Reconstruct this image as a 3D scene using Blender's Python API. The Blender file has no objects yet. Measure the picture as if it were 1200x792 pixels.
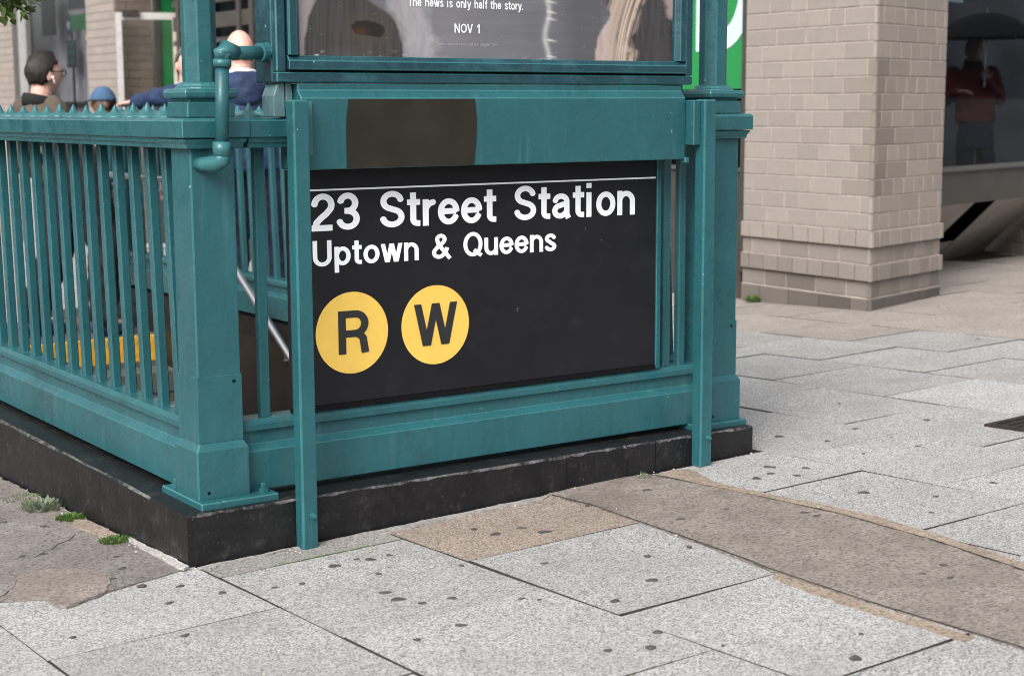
import bpy, bmesh, math, random
import numpy as np
from mathutils import Vector, Matrix
random.seed(7)
R_ = math.radians
scene = bpy.context.scene
COL = scene.collection
S = 0.9            # the place is laid out in units of 0.9 m; everything is scaled once at the end

# ------------------------------------------------------------------ camera
CAM_LOC = (-1.9309, -4.5843, 1.45)
YAW, PITCH, ROLL = R_(34.814), R_(8.331), R_(-0.2315)
cam = bpy.data.cameras.new('camera')
cam.sensor_width = 36.0
cam.lens = 36.0 * 1850.13 / 1200.0
cam.clip_start = 0.05
cam.clip_end = 500
cam.dof.use_dof = True
cam.dof.focus_distance = 5.45 * S
cam.dof.aperture_fstop = 4.4
cam_ob = bpy.data.objects.new('camera', cam)
COL.objects.link(cam_ob)
_cp, _sp = math.cos(PITCH), math.sin(PITCH)
_F = Vector((math.sin(YAW) * _cp, math.cos(YAW) * _cp, -_sp))
_R = Vector((math.cos(YAW), -math.sin(YAW), 0))
_U = _R.cross(_F)
_R2 = _R * math.cos(ROLL) + _U * math.sin(ROLL)
_U2 = _U * math.cos(ROLL) - _R * math.sin(ROLL)
_m = Matrix((_R2, _U2, -_F)).transposed().to_4x4()
_m.translation = Vector(CAM_LOC) * S
cam_ob.matrix_world = _m
scene.camera = cam_ob

# ------------------------------------------------------------------ sky, sun, exposure
SUN_EL, SUN_AZ = R_(42), R_(-122)      # high, soft, from the left behind the camera
world = bpy.data.worlds.new('World')
scene.world = world
world.use_nodes = True
wn, wl = world.node_tree.nodes, world.node_tree.links
bg = wn['Background']
sky = wn.new('ShaderNodeTexSky')
sky.sky_type = 'NISHITA'
sky.sun_disc = False
sky.sun_elevation = SUN_EL
sky.sun_rotation = SUN_AZ
sky.air_density = 1.0
sky.dust_density = 6.0
sky.ozone_density = 1.0
hs = wn.new('ShaderNodeHueSaturation')
hs.inputs['Saturation'].default_value = 0.34
wl.new(sky.outputs[0], hs.inputs['Color'])
wl.new(hs.outputs[0], bg.inputs[0])
bg.inputs[1].default_value = 0.15
sun = bpy.data.lights.new('sun', 'SUN')
sun.energy = 1.5
sun.angle = R_(40)
sun.color = (1.0, 0.985, 0.965)
sun_ob = bpy.data.objects.new('sun', sun)
COL.objects.link(sun_ob)
sd = Vector((math.sin(SUN_AZ) * math.cos(SUN_EL), math.cos(SUN_AZ) * math.cos(SUN_EL), math.sin(SUN_EL)))
sun_ob.rotation_euler = sd.to_track_quat('Z', 'Y').to_euler()
scene.view_settings.view_transform = 'Standard'
scene.view_settings.look = 'None'
scene.view_settings.exposure = 0.6
scene.view_settings.gamma = 1.0
scene.view_settings.use_curve_mapping = False
scene.cycles.use_denoising = True
scene.cycles.filter_width = 1.0
scene.cycles.sample_clamp_indirect = 4.0

# ------------------------------------------------------------------ helpers
def gz(x, y):                       # the pavement slopes gently: up to the right, down to the back
    return 0.0253 * x - 0.0399 * y

def wloc(o):
    v = Vector((0, 0, 0))
    while o is not None:
        v += o.location
        o = o.parent
    return v

def tag(o, label=None, cat=None, group=None, kind=None):
    if label: o['label'] = label
    if cat: o['category'] = cat
    if group: o['group'] = group
    if kind: o['kind'] = kind
    return o

def empty(name, loc, label=None, cat=None, group=None, rotz=0.0, scale=1.0, kind=None):
    o = bpy.data.objects.new(name, None)
    o.empty_display_size = 0.2
    o.location = loc
    o.rotation_euler = (0, 0, rotz)
    o.scale = (scale,) * 3
    COL.objects.link(o)
    return tag(o, label, cat, group, kind)

class MB:
    """collects polygons (world coordinates) and links them as one mesh object"""
    def __init__(self):
        self.v, self.f, self.m = [], [], []
    def add(self, vs, fs, mi=0):
        n = len(self.v)
        self.v += [tuple(p) for p in vs]
        self.f += [tuple(i + n for i in f) for f in fs]
        self.m += [mi] * len(fs)
        return self
    def box(self, x0, x1, y0, y1, z0, z1, mi=0):
        vs = [(x, y, z) for z in (z0, z1) for y in (y0, y1) for x in (x0, x1)]
        return self.add(vs, [(0, 2, 3, 1), (4, 5, 7, 6), (0, 1, 5, 4), (2, 6, 7, 3), (0, 4, 6, 2), (1, 3, 7, 5)], mi)
    def loft(self, rings, cap=True, mi=0):
        n = len(rings[0])
        vs = [p for r in rings for p in r]
        fs = []
        for k in range(len(rings) - 1):
            for i in range(n):
                j = (i + 1) % n
                fs.append((k * n + i, k * n + j, (k + 1) * n + j, (k + 1) * n + i))
        if cap:
            fs.append(tuple(range(n))[::-1])
            fs.append(tuple((len(rings) - 1) * n + i for i in range(n)))
        return self.add(vs, fs, mi)
    def prism(self, poly, z0, z1, mi=0):
        return self.loft([[(p[0], p[1], z0) for p in poly], [(p[0], p[1], z1) for p in poly]], True, mi)
    def lathe(self, c, prof, n=12, mi=0, phase=0.0):
        rings = []
        for r, z in prof:
            rings.append([(c[0] + r * math.cos(phase + 2 * math.pi * i / n), c[1] + r * math.sin(phase + 2 * math.pi * i / n), c[2] + z) for i in range(n)])
        return self.loft(rings, True, mi)
    def tube(self, pts, r, n=10, mi=0):
        pts = [Vector(p) for p in pts]
        rr = r if isinstance(r, (list, tuple)) else [r] * len(pts)
        rings = []
        up = Vector((0.13, 0.21, 0.97))
        for i, p in enumerate(pts):
            d = (pts[min(i + 1, len(pts) - 1)] - pts[max(i - 1, 0)]).normalized()
            a = d.cross(up)
            if a.length < 1e-3: a = d.cross(Vector((1, 0, 0)))
            a.normalize()
            b = d.cross(a).normalized()
            rings.append([p + (a * math.cos(t) + b * math.sin(t)) * rr[i] for t in [2 * math.pi * k / n for k in range(n)]])
        return self.loft(rings, True, mi)
    def tcap(self, a, b, ra, rb, n=12, mi=0):
        a, b = Vector(a), Vector(b)
        d = (b - a)
        L = d.length
        d = d.normalized()
        u = d.orthogonal().normalized()
        w = d.cross(u)
        rings = []
        for t in (-80, -55, -25, 0):
            q = R_(t)
            rings.append((a + d * ra * math.sin(q), ra * math.cos(q)))
        for t in (0, 25, 55, 80):
            q = R_(t)
            rings.append((b + d * rb * math.sin(q), rb * math.cos(q)))
        return self.loft([[c + (u * math.cos(k) + w * math.sin(k)) * r for k in [2 * math.pi * i / n for i in range(n)]] for c, r in rings], True, mi)
    def sphere(self, c, r, sx=1, sy=1, sz=1, n=14, mi=0):
        c = Vector(c)
        rings = []
        for i in range(1, n):
            t = math.pi * i / n
            rings.append([c + Vector((sx * r * math.sin(t) * math.cos(k), sy * r * math.sin(t) * math.sin(k), -sz * r * math.cos(t))) for k in [2 * math.pi * j / n for j in range(n)]])
        return self.loft(rings, True, mi)
    def mesh(self, name, off=(0, 0, 0), smooth=False):
        me = bpy.data.meshes.new(name)
        o = Vector(off)
        me.from_pydata([Vector(p) - o for p in self.v], [], self.f)
        me.polygons.foreach_set('material_index', self.m)
        bm = bmesh.new(); bm.from_mesh(me)
        bmesh.ops.recalc_face_normals(bm, faces=bm.faces)
        bm.to_mesh(me); bm.free()
        if smooth:
            me.polygons.foreach_set('use_smooth', [True] * len(me.polygons))
        me.update()
        return me
    def build(self, name, mats, parent=None, base=None, smooth=False, bevel=0, seg=1, bmat=-1, kind=None):
        off = Vector(base) if base is not None else Vector((0, 0, 0))
        poff = wloc(parent) if parent else Vector((0, 0, 0))
        me = self.mesh(name, off if base is not None else poff, smooth)
        for m in (mats if isinstance(mats, (list, tuple)) else [mats]):
            me.materials.append(m)
        o = bpy.data.objects.new(name, me)
        COL.objects.link(o)
        if base is not None: o.location = off - poff
        if parent: o.parent = parent
        if bevel:
            b = o.modifiers.new('bevel', 'BEVEL')
            b.width = bevel; b.segments = seg; b.limit_method = 'ANGLE'; b.angle_limit = R_(35)
            b.material = bmat
            b.harden_normals = False
        if kind: o['kind'] = kind
        return o

def link_copy(mesh, name, parent, loc, rotz=0.0, color=None, scale=None):
    """a piece sharing mesh data; loc is in world coordinates"""
    o = bpy.data.objects.new(name, mesh)
    COL.objects.link(o)
    o.parent = parent
    o.location = Vector(loc) - (wloc(parent) if parent else Vector((0, 0, 0)))
    o.rotation_euler = (0, 0, rotz)
    if color: o.color = (*color, 1)
    if scale: o.scale = scale
    return o

# ------------------------------------------------------------------ materials
MATS = {}
class N:
    def __init__(self, name, rough=0.6, spec=0.5, metal=0.0):
        self.m = bpy.data.materials.new(name)
        self.m.use_nodes = True
        self.t = self.m.node_tree
        self.b = self.t.nodes['Principled BSDF']
        self.b.inputs['Roughness'].default_value = rough
        self.b.inputs['Specular IOR Level'].default_value = spec
        self.b.inputs['Metallic'].default_value = metal
        self.tc = self.t.nodes.new('ShaderNodeTexCoord')
        self.oi = self.t.nodes.new('ShaderNodeObjectInfo')
        MATS[name] = self.m
    def L(self, a, b): self.t.links.new(a, b)
    def node(self, t, **kw):
        n = self.t.nodes.new(t)
        for k, v in kw.items(): setattr(n, k, v)
        return n
    def noise(self, scale, detail=4, rough=0.5, vec=None, dist=0.0):
        n = self.node('ShaderNodeTexNoise')
        n.inputs['Scale'].default_value = scale
        n.inputs['Detail'].default_value = detail
        n.inputs['Roughness'].default_value = rough
        n.inputs['Distortion'].default_value = dist
        self.L(vec if vec is not None else self.tc.outputs['Object'], n.inputs['Vector'])
        return n.outputs['Fac']
    def voro(self, scale, out='Color', vec=None, rnd=1.0):
        n = self.node('ShaderNodeTexVoronoi')
        n.inputs['Scale'].default_value = scale
        n.inputs['Randomness'].default_value = rnd
        self.L(vec if vec is not None else self.tc.outputs['Object'], n.inputs['Vector'])
        return n.outputs[out]
    def mapping(self, scale=(1, 1, 1), src='Object', rot=(0, 0, 0), shift=False):
        n = self.node('ShaderNodeMapping')
        n.inputs['Scale'].default_value = scale
        n.inputs['Rotation'].default_value = rot
        self.L(self.tc.outputs[src], n.inputs['Vector'])
        if shift:
            c = self.node('ShaderNodeVectorMath', operation='SCALE')
            self.L(self.oi.outputs['Random'], c.inputs['Scale'])
            c.inputs[0].default_value = (37.3, 91.7, 13.1)
            self.L(c.outputs[0], n.inputs['Location'])
        return n.outputs[0]
    def ramp(self, fac, stops, interp='LINEAR'):
        n = self.node('ShaderNodeValToRGB')
        n.color_ramp.interpolation = interp
        e = n.color_ramp.elements
        while len(e) > 1: e.remove(e[-1])
        e[0].position = stops[0][0]; e[0].color = (*stops[0][1], 1)
        for p, c in stops[1:]:
            x = e.new(p); x.color = (*c, 1)
        self.L(fac, n.inputs['Fac'])
        return n.outputs['Color']
    def mask(self, fac, lo, hi):
        n = self.node('ShaderNodeMapRange')
        n.inputs['From Min'].default_value = lo; n.inputs['From Max'].default_value = hi
        self.L(fac, n.inputs['Value'])
        return n.outputs[0]
    def mix(self, fac, a, b, mode='MIX'):
        n = self.node('ShaderNodeMix', data_type='RGBA', blend_type=mode)
        for s, v in ((n.inputs[0], fac), (n.inputs[6], a), (n.inputs[7], b)):
            if isinstance(v, (int, float)): s.default_value = v
            elif isinstance(v, tuple): s.default_value = (*v, 1)
            else: self.L(v, s)
        return n.outputs[2]
    def math(self, op, a, b=0.0):
        n = self.node('ShaderNodeMath', operation=op)
        for s, v in ((n.inputs[0], a), (n.inputs[1], b)):
            if isinstance(v, (int, float)): s.default_value = v
            else: self.L(v, s)
        return n.outputs[0]
    def col(self, c):
        if isinstance(c, tuple): self.b.inputs['Base Color'].default_value = (*c, 1)
        else: self.L(c, self.b.inputs['Base Color'])
        return self
    def rough(self, s): self.L(s, self.b.inputs['Roughness']); return self
    def bump(self, h, strength=0.3, dist=0.01):
        n = self.node('ShaderNodeBump')
        n.inputs['Strength'].default_value = strength
        n.inputs['Distance'].default_value = dist
        self.L(h, n.inputs['Height'])
        self.L(n.outputs[0], self.b.inputs['Normal'])
        return self

def simple(name, c, rough=0.6, var=0.12, scale=8, spec=0.5, metal=0.0, bump=0.0, bscale=60):
    n = N(name, rough, spec, metal)
    f = n.noise(scale, 5, 0.6)
    d = tuple(max(0, v * (1 - var)) for v in c); l = tuple(v * (1 + var) for v in c)
    n.col(n.ramp(f, [(0.3, d), (0.7, l)]))
    if bump: n.bump(n.noise(bscale, 4), bump, 0.004)
    return n.m

def paint(name, c, chips=True, rough=0.36, wear=None):
    n = N(name, rough, 0.42)
    big = n.noise(2.3, 5, 0.6)
    d = tuple(v * 0.80 for v in c); l = tuple(v * 1.14 for v in c)
    base = n.ramp(big, [(0.3, d), (0.7, l)])
    streak = n.noise(3.0, 4, 0.6, n.mapping((9, 9, 0.7)))
    base = n.mix(n.mask(streak, 0.58, 0.8), base, tuple(min(1, v * 1.25 + 0.012) for v in c))
    grime = n.noise(5.5, 8, 0.7)
    base = n.mix(n.math('MULTIPLY', n.mask(grime, 0.56, 0.76), 0.6), base, (0.02, 0.035, 0.037))
    if chips:
        sp = n.noise(46, 2, 0.5)
        base = n.mix(n.mask(sp, 0.765, 0.775), base, (0.22, 0.34, 0.35))
        rs_ = n.noise(17, 5, 0.7)
        base = n.mix(n.math('MULTIPLY', n.mask(rs_, 0.70, 0.76), 0.6), base, (0.045, 0.030, 0.020))
        runs = n.noise(6.0, 5, 0.65, n.mapping((6, 6, 0.35)))
        base = n.mix(n.math('MULTIPLY', n.mask(runs, 0.55, 0.75), 0.35), base, tuple(v * 0.55 for v in c))
    if wear:
        wf = n.noise(4.2, 7, 0.72, n.mapping((1.0, 1.0, 1.6)))
        base = n.mix(n.math('MULTIPLY', n.mask(wf, 0.52, 0.70), 0.6), base, wear)
    n.col(base)
    n.rough(n.mask(n.noise(14, 5, 0.6), 0.1, 1.35))
    h = n.math('ADD', n.noise(38, 4, 0.6), n.math('MULTIPLY', n.noise(120, 3), 0.12))
    h = n.math('ADD', h, n.math('MULTIPLY', n.noise(9, 4, 0.6), 1.2))
    n.bump(h, 0.20, 0.007)
    return n.m

TEAL = (0.0182, 0.094, 0.109)
teal = paint('teal_paint', TEAL)
teal_flat = paint('teal_paint_smooth', (0.0165, 0.092, 0.107), rough=0.45)
teal_dark = paint('teal_paint_dark', (0.010, 0.047, 0.064), wear=(0.045, 0.145, 0.165))
teal_edge = paint('teal_paint_worn_edge', (0.030, 0.130, 0.143))
teal_pale = paint('teal_primer', (0.10, 0.19, 0.205))

def make_kerb(name, worn):
    n = N(name, 0.45, 0.32)
    a = n.noise(7, 8, 0.7)
    base = n.ramp(a, [(0.3, (0.004, 0.004, 0.005)), (0.7, (0.014, 0.014, 0.015))])
    v = n.noise(20, 6, 0.7, n.mapping((3.0, 3.0, 0.5)))
    base = n.mix(n.mask(v, 0.58, 0.85), base, (0.035, 0.033, 0.032))
    sp = n.noise(80, 3, 0.6)
    base = n.mix(n.mask(sp, 0.66, 0.75), base, (0.12, 0.114, 0.11))
    dust = n.noise(13, 9, 0.78)
    base = n.mix(n.math('MULTIPLY', n.mask(dust, 0.54, 0.72), 0.55), base, (0.075, 0.071, 0.068))
    if worn:
        e = n.noise(9, 9, 0.75)
        base = n.mix(n.math('MULTIPLY', n.mask(e, 0.42, 0.62), 0.75), base, (0.20, 0.195, 0.19))
    n.col(base)
    n.bump(n.math('ADD', n.noise(30, 8, 0.7), n.math('MULTIPLY', sp, 0.5)), 0.35, 0.008)
    return n.m
kerb_m = make_kerb('black_kerb_paint', False)
kerb_w = make_kerb('black_kerb_worn_edge', True)

def make_slab(name, tint, dark=1.0):
    n = N(name, 0.85, 0.25)
    v = n.mapping((1, 1, 1), shift=True)
    grain = n.voro(215, 'Color', v)
    bw = n.node('ShaderNodeSeparateColor'); n.L(grain, bw.inputs[0])
    g2 = n.noise(300, 2, 0.6, v)
    s = n.math('ADD', n.math('MULTIPLY', bw.outputs[0], 0.7), n.math('MULTIPLY', g2, 0.5))
    t = tint
    base = n.ramp(s, [(0.17, tuple(x * 0.12 for x in t)), (0.40, tuple(x * 0.62 for x in t)), (0.62, tuple(x * 1.0 for x in t)), (0.98, tuple(min(0.9, x * 1.5) for x in t))])
    blot = n.noise(3.2, 7, 0.65, v)
    base = n.mix(n.math('MULTIPLY', n.mask(blot, 0.42, 0.78), 0.5), base, tuple(x * 0.5 for x in t))
    wk = n.noise(1.1, 4, 0.6)
    base = n.mix(n.math('MULTIPLY', n.mask(wk, 0.35, 0.65), 0.22), base, (0.26, 0.245, 0.225))
    st = n.noise(11, 5, 0.7, v)
    base = n.mix(n.math('MULTIPLY', n.mask(st, 0.62, 0.74), 0.35), base, (0.12, 0.11, 0.10))
    base = n.mix(1.0, base, n.oi.outputs['Color'], 'MULTIPLY')
    n.col(base)
    n.bump(s, 0.4, 0.004)
    return n.m
slab_m = make_slab('granite_flag', (0.368, 0.366, 0.361))

def make_concrete(name, c, c2, brush=True):
    n = N(name, 0.9, 0.2)
    base = n.ramp(n.noise(3.5, 8, 0.68), [(0.32, c2), (0.68, c)])
    fine = n.noise(120, 3, 0.7)
    base = n.mix(n.math('MULTIPLY', n.mask(fine, 0.5, 0.75), 0.3), base, tuple(x * 1.5 for x in c))
    sp = n.voro(75, 'Distance')
    base = n.mix(n.math('MULTIPLY', n.mask(sp, 0.24, 0.14), n.mask(n.noise(4, 3), 0.47, 0.62)), base, (0.50, 0.46, 0.42))
    gr = n.voro(120, 'Color')
    gs_ = n.node('ShaderNodeSeparateColor'); n.L(gr, gs_.inputs[0])
    base = n.mix(n.math('MULTIPLY', n.mask(gs_.outputs[0], 0.45, 1.0), 0.75), base, tuple(x * 0.45 for x in c2))
    if brush:
        ln = n.noise(30, 5, 0.7, n.mapping((0.5, 7.0, 1), rot=(0, 0, R_(8))))
        base = n.mix(n.math('MULTIPLY', n.mask(ln, 0.46, 0.66), 0.40), base, tuple(x * 0.55 for x in c2))
    dk = n.noise(8, 6, 0.7)
    base = n.mix(n.math('MULTIPLY', n.mask(dk, 0.58, 0.75), 0.5), base, tuple(x * 0.5 for x in c2))
    n.col(base)
    if brush:
        w = n.noise(40, 4, 0.6, n.mapping((0.35, 5.0, 1)))
        n.bump(n.math('ADD', w, n.math('MULTIPLY', fine, 0.5)), 0.5, 0.008)
    else:
        n.bump(n.noise(60, 6, 0.7), 0.4, 0.006)
    return n.m
strip_m = make_concrete('brown_concrete', (0.315, 0.280, 0.252), (0.195, 0.168, 0.148))
patch_m = make_concrete('grey_concrete', (0.26, 0.235, 0.218), (0.16, 0.142, 0.13), False)
patch2_m = make_concrete('pink_concrete', (0.275, 0.235, 0.21), (0.19, 0.16, 0.142), False)
ramp_m = make_concrete('pale_concrete', (0.35, 0.335, 0.32), (0.26, 0.245, 0.235), False)
mortar_band_m = make_concrete('tan_mortar', (0.34, 0.28, 0.222), (0.25, 0.20, 0.16), False)
joint_m = simple('joint_dirt', (0.030, 0.027, 0.023), 0.95, 0.4, 30, bump=0.5)
gum_m = simple('old_gum', (0.062, 0.058, 0.056), 0.8, 0.4, 40)
moss_m = simple('moss', (0.05, 0.085, 0.02), 0.95, 0.4, 30)

def make_brick(name, c):
    n = N(name, 0.88, 0.25)
    v = n.mapping((1, 1, 1), shift=True)
    base = n.ramp(n.oi.outputs['Random'], [(0.0, tuple(x * 0.92 for x in c)), (0.5, c), (1.0, tuple(x * 1.06 for x in c))])
    gr = n.noise(60, 4, 0.7, n.mapping((1.4, 1.4, 0.25), shift=True))
    base = n.mix(n.math('MULTIPLY', n.mask(gr, 0.45, 0.75), 0.28), base, tuple(x * 0.62 for x in c))
    base = n.mix(n.math('MULTIPLY', n.mask(n.noise(5, 5, 0.6, v), 0.5, 0.8), 0.3), base, tuple(x * 0.7 for x in c))
    base = n.mix(1.0, base, n.oi.outputs['Color'], 'MULTIPLY')
    n.col(base)
    n.bump(n.noise(90, 5, 0.7, v), 0.35, 0.004)
    return n.m
brick_m = make_brick('buff_brick', (0.282, 0.247, 0.220))
mortar_m = simple('brick_mortar', (0.36, 0.315, 0.28), 0.95, 0.2, 20, bump=0.3)
far_brick_base = simple('brick_backing', (0.30, 0.24, 0.205), 0.95, 0.2, 20)
sign_black = None
def make_sign():
    n = N('sign_enamel', 0.45, 0.22)
    base = n.ramp(n.noise(2.2, 5, 0.6), [(0.3, (0.0090, 0.0094, 0.0122)), (0.7, (0.0125, 0.0128, 0.0160))])
    sm = n.noise(6, 8, 0.75, n.mapping((1, 1, 2.2)))
    base = n.mix(n.math('MULTIPLY', n.mask(sm, 0.56, 0.85), 0.5), base, (0.030, 0.031, 0.037))
    sc = n.noise(30, 3, 0.6, dist=1.5)
    base = n.mix(n.mask(sc, 0.755, 0.77), base, (0.25, 0.25, 0.26))
    n.col(base)
    n.rough(n.mask(n.noise(9, 6, 0.65), -0.2, 1.2))
    n.bump(n.noise(18, 4), 0.03, 0.004)
    return n.m
sign_m = make_sign()
white_vinyl = simple('white_vinyl', (0.83, 0.85, 0.89), 0.45, 0.05, 14)
yellow_vinyl = simple('yellow_vinyl', (0.76, 0.50, 0.095), 0.45, 0.07, 8)
black_vinyl = simple('black_vinyl', (0.016, 0.016, 0.017), 0.5, 0.2, 10)
brown_patch = simple('olive_brown_overpaint', (0.0225, 0.0215, 0.0155), 0.8, 0.2, 7, 0.12, bump=0.12, bscale=40)
steel_m = simple('brushed_steel', (0.62, 0.62, 0.62), 0.28, 0.08, 30, 0.5, 1.0)
alu_m = simple('aluminium_frame', (0.46, 0.45, 0.44), 0.4, 0.1, 10, 0.5, 0.4)
bronze_m = simple('bronze_frame', (0.062, 0.055, 0.048), 0.5, 0.15, 5, 0.5, 0.2)
bronze_lt = simple('bronze_sill', (0.115, 0.108, 0.10), 0.45, 0.12, 8, 0.5, 0.3)
beige_m = simple('beige_frame', (0.45, 0.39, 0.32), 0.5, 0.1, 6)
green_m = simple('green_panel', (0.018, 0.215, 0.060), 0.35, 0.06, 3)
signwhite_m = simple('sign_white', (0.50, 0.58, 0.62), 0.4, 0.03, 4)
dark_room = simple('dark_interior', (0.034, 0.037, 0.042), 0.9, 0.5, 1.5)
grey_refl = simple('grey_reflection', (0.24, 0.23, 0.235), 0.9, 0.3, 1.2)
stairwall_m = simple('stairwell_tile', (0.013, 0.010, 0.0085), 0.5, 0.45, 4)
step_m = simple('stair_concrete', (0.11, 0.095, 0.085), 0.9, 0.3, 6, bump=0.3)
yellow_paint = simple('yellow_nosing_paint', (0.72, 0.40, 0.035), 0.6, 0.2, 14)
iron_m = simple('rusty_iron', (0.035, 0.026, 0.023), 0.7, 0.4, 14, 0.4, 0.3, 0.4)
black_gap = simple('black_rubber', (0.004, 0.004, 0.005), 0.8, 0.2, 10, 0.15)
skin_m = simple('skin', (0.62, 0.36, 0.29), 0.5, 0.10, 12)
skin_pink = simple('skin_ruddy', (0.70, 0.37, 0.31), 0.42, 0.12, 14)
skin_brown = simple('skin_brown', (0.16, 0.085, 0.055), 0.5, 0.10, 12)
def make_hair(name, c, hi):
    n = N(name, 0.55, 0.35)
    f = n.noise(85, 5, 0.7, n.mapping((1, 1, .35)))
    base = n.ramp(f, [(.35, tuple(x * .5 for x in c)), (.6, c), (.78, hi)])
    sc = n.noise(9, 3, .6)
    base = n.mix(n.math('MULTIPLY', n.mask(sc, .55, .75), .35), base, hi)
    n.col(base); n.bump(f, .9, .004)
    return n.m
hair_dark = make_hair('hair_dark_brown', (0.018, 0.012, 0.010), (0.15, 0.10, 0.085))
hair_grey = make_hair('hair_grey', (0.10, 0.092, 0.088), (0.30, 0.28, 0.27))
olive_m = simple('olive_brown_cloth', (0.085, 0.066, 0.050), 0.9, 0.2, 10, bump=0.3)
black_cloth = simple('black_cloth', (0.009, 0.009, 0.010), 0.9, 0.3, 8, bump=0.3)
navy_m = simple('navy_cloth', (0.010, 0.026, 0.080), 0.75, 0.35, 6, bump=0.5, bscale=14)
navy_dk = simple('navy_trouser_cloth', (0.010, 0.014, 0.032), 0.85, 0.3, 6, bump=0.3)
charcoal_m = simple('charcoal_cloth', (0.038, 0.036, 0.037), 0.9, 0.2, 10, bump=0.3)
white_cloth = simple('white_cloth', (0.62, 0.62, 0.63), 0.8, 0.08, 10)
cap_blue = simple('blue_cap_cloth', (0.045, 0.10, 0.19), 0.85, 0.2, 10, bump=0.3)
tan_cloth = simple('tan_cloth', (0.20, 0.155, 0.115), 0.9, 0.2, 8, bump=0.3)
red_cloth = simple('red_cloth', (0.17, 0.022, 0.022), 0.8, 0.25, 8, bump=0.3)
denim_m = simple('blue_denim', (0.020, 0.034, 0.060), 0.85, 0.3, 10, bump=0.3)
leather_m = simple('black_leather', (0.012, 0.012, 0.013), 0.4, 0.3, 10)
sneaker_m = simple('navy_sneaker', (0.02, 0.035, 0.09), 0.7, 0.3, 10)
plastic_white = simple('white_plastic', (0.8, 0.8, 0.8), 0.3, 0.03, 10)
leaf_m = None
def make_leaf(name, c):
    n = N(name, 0.55, 0.35)
    base = n.ramp(n.noise(9, 3), [(0.3, tuple(x * 0.6 for x in c)), (0.7, tuple(x * 1.3 for x in c))])
    n.col(base)
    n.b.inputs['Subsurface Weight'].default_value = 0.0
    tr = n.node('ShaderNodeBsdfTranslucent')
    n.L(base, tr.inputs[0])
    mx = n.node('ShaderNodeMixShader'); mx.inputs[0].default_value = 0.3
    n.L(n.b.outputs[0], mx.inputs[1]); n.L(tr.outputs[0], mx.inputs[2])
    n.L(mx.outputs[0], n.t.nodes['Material Output'].inputs[0])
    return n.m
leaf_m = make_leaf('tree_leaf', (0.075, 0.125, 0.028))
weed_m = make_leaf('weed_leaf', (0.085, 0.17, 0.03))
sage_m = make_leaf('dusty_weed_leaf', (0.17, 0.21, 0.14))
bark_m = simple('bark', (0.06, 0.05, 0.04), 0.95, 0.3, 20, bump=0.6)

def make_glass(name, tint, f0=0.05, rough=0.02):
    """thin pane: see-through, with a mirror share that grows towards grazing view"""
    m = bpy.data.materials.new(name); m.use_nodes = True
    t = m.node_tree
    t.nodes.remove(t.nodes['Principled BSDF'])
    lw = t.nodes.new('ShaderNodeLayerWeight'); lw.inputs[0].default_value = 0.5
    pw = t.nodes.new('ShaderNodeMath'); pw.operation = 'POWER'; pw.inputs[1].default_value = 8.0
    mr = t.nodes.new('ShaderNodeMapRange'); mr.inputs['To Min'].default_value = f0; mr.inputs['To Max'].default_value = 1.0
    t.links.new(lw.outputs['Facing'], pw.inputs[0]); t.links.new(pw.outputs[0], mr.inputs['Value'])
    tr = t.nodes.new('ShaderNodeBsdfTransparent'); tr.inputs[0].default_value = (*tint, 1)
    gl = t.nodes.new('ShaderNodeBsdfGlossy'); gl.inputs['Roughness'].default_value = rough
    mx = t.nodes.new('ShaderNodeMixShader')
    t.links.new(mr.outputs[0], mx.inputs[0]); t.links.new(tr.outputs[0], mx.inputs[1]); t.links.new(gl.outputs[0], mx.inputs[2])
    t.links.new(mx.outputs[0], t.nodes['Material Output'].inputs[0])
    return m
glass_m = make_glass('window_glass', (0.52, 0.56, 0.59), 0.012)
mirror_glass = make_glass('reflective_window_glass', (0.85, 0.86, 0.88), 0.20)
clear_glass = make_glass('door_glass', (0.95, 0.96, 0.95), 0.03)
def make_emit(name, c, s):
    m = bpy.data.materials.new(name); m.use_nodes = True
    b = m.node_tree.nodes['Principled BSDF']
    b.inputs['Base Color'].default_value = (*c, 1)
    b.inputs['Emission Color'].default_value = (*c, 1)
    b.inputs['Emission Strength'].default_value = s
    return m
amber_lit = make_emit('amber_lens_lit', (1.0, 0.62, 0.22), 1.6)

# poster prints
def make_print(name, c1, c2, sx=1.0, sz=6.0, c3=None):
    n = N(name, 0.30, 0.5)
    f = n.noise(4, 7, 0.7, n.mapping((sx, 1, sz)))
    base = n.ramp(f, [(0.3, c1), (0.7, c2)])
    if c3:
        base = n.mix(n.mask(n.noise(9, 5, 0.7, n.mapping((sx * 4, 1, sz * 0.3))), 0.5, 0.75), base, c3)
    sp = n.noise(60, 2, 0.6)
    base = n.mix(n.mask(sp, 0.74, 0.77), base, (0.6, 0.6, 0.62))
    n.col(base)
    n.b.inputs['Coat Weight'].default_value = 0.35
    n.b.inputs['Coat Roughness'].default_value = 0.12
    return n.m
pr_back = make_print('poster_backdrop', (0.125, 0.13, 0.155), (0.21, 0.21, 0.245), 0.8, 7)
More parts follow.
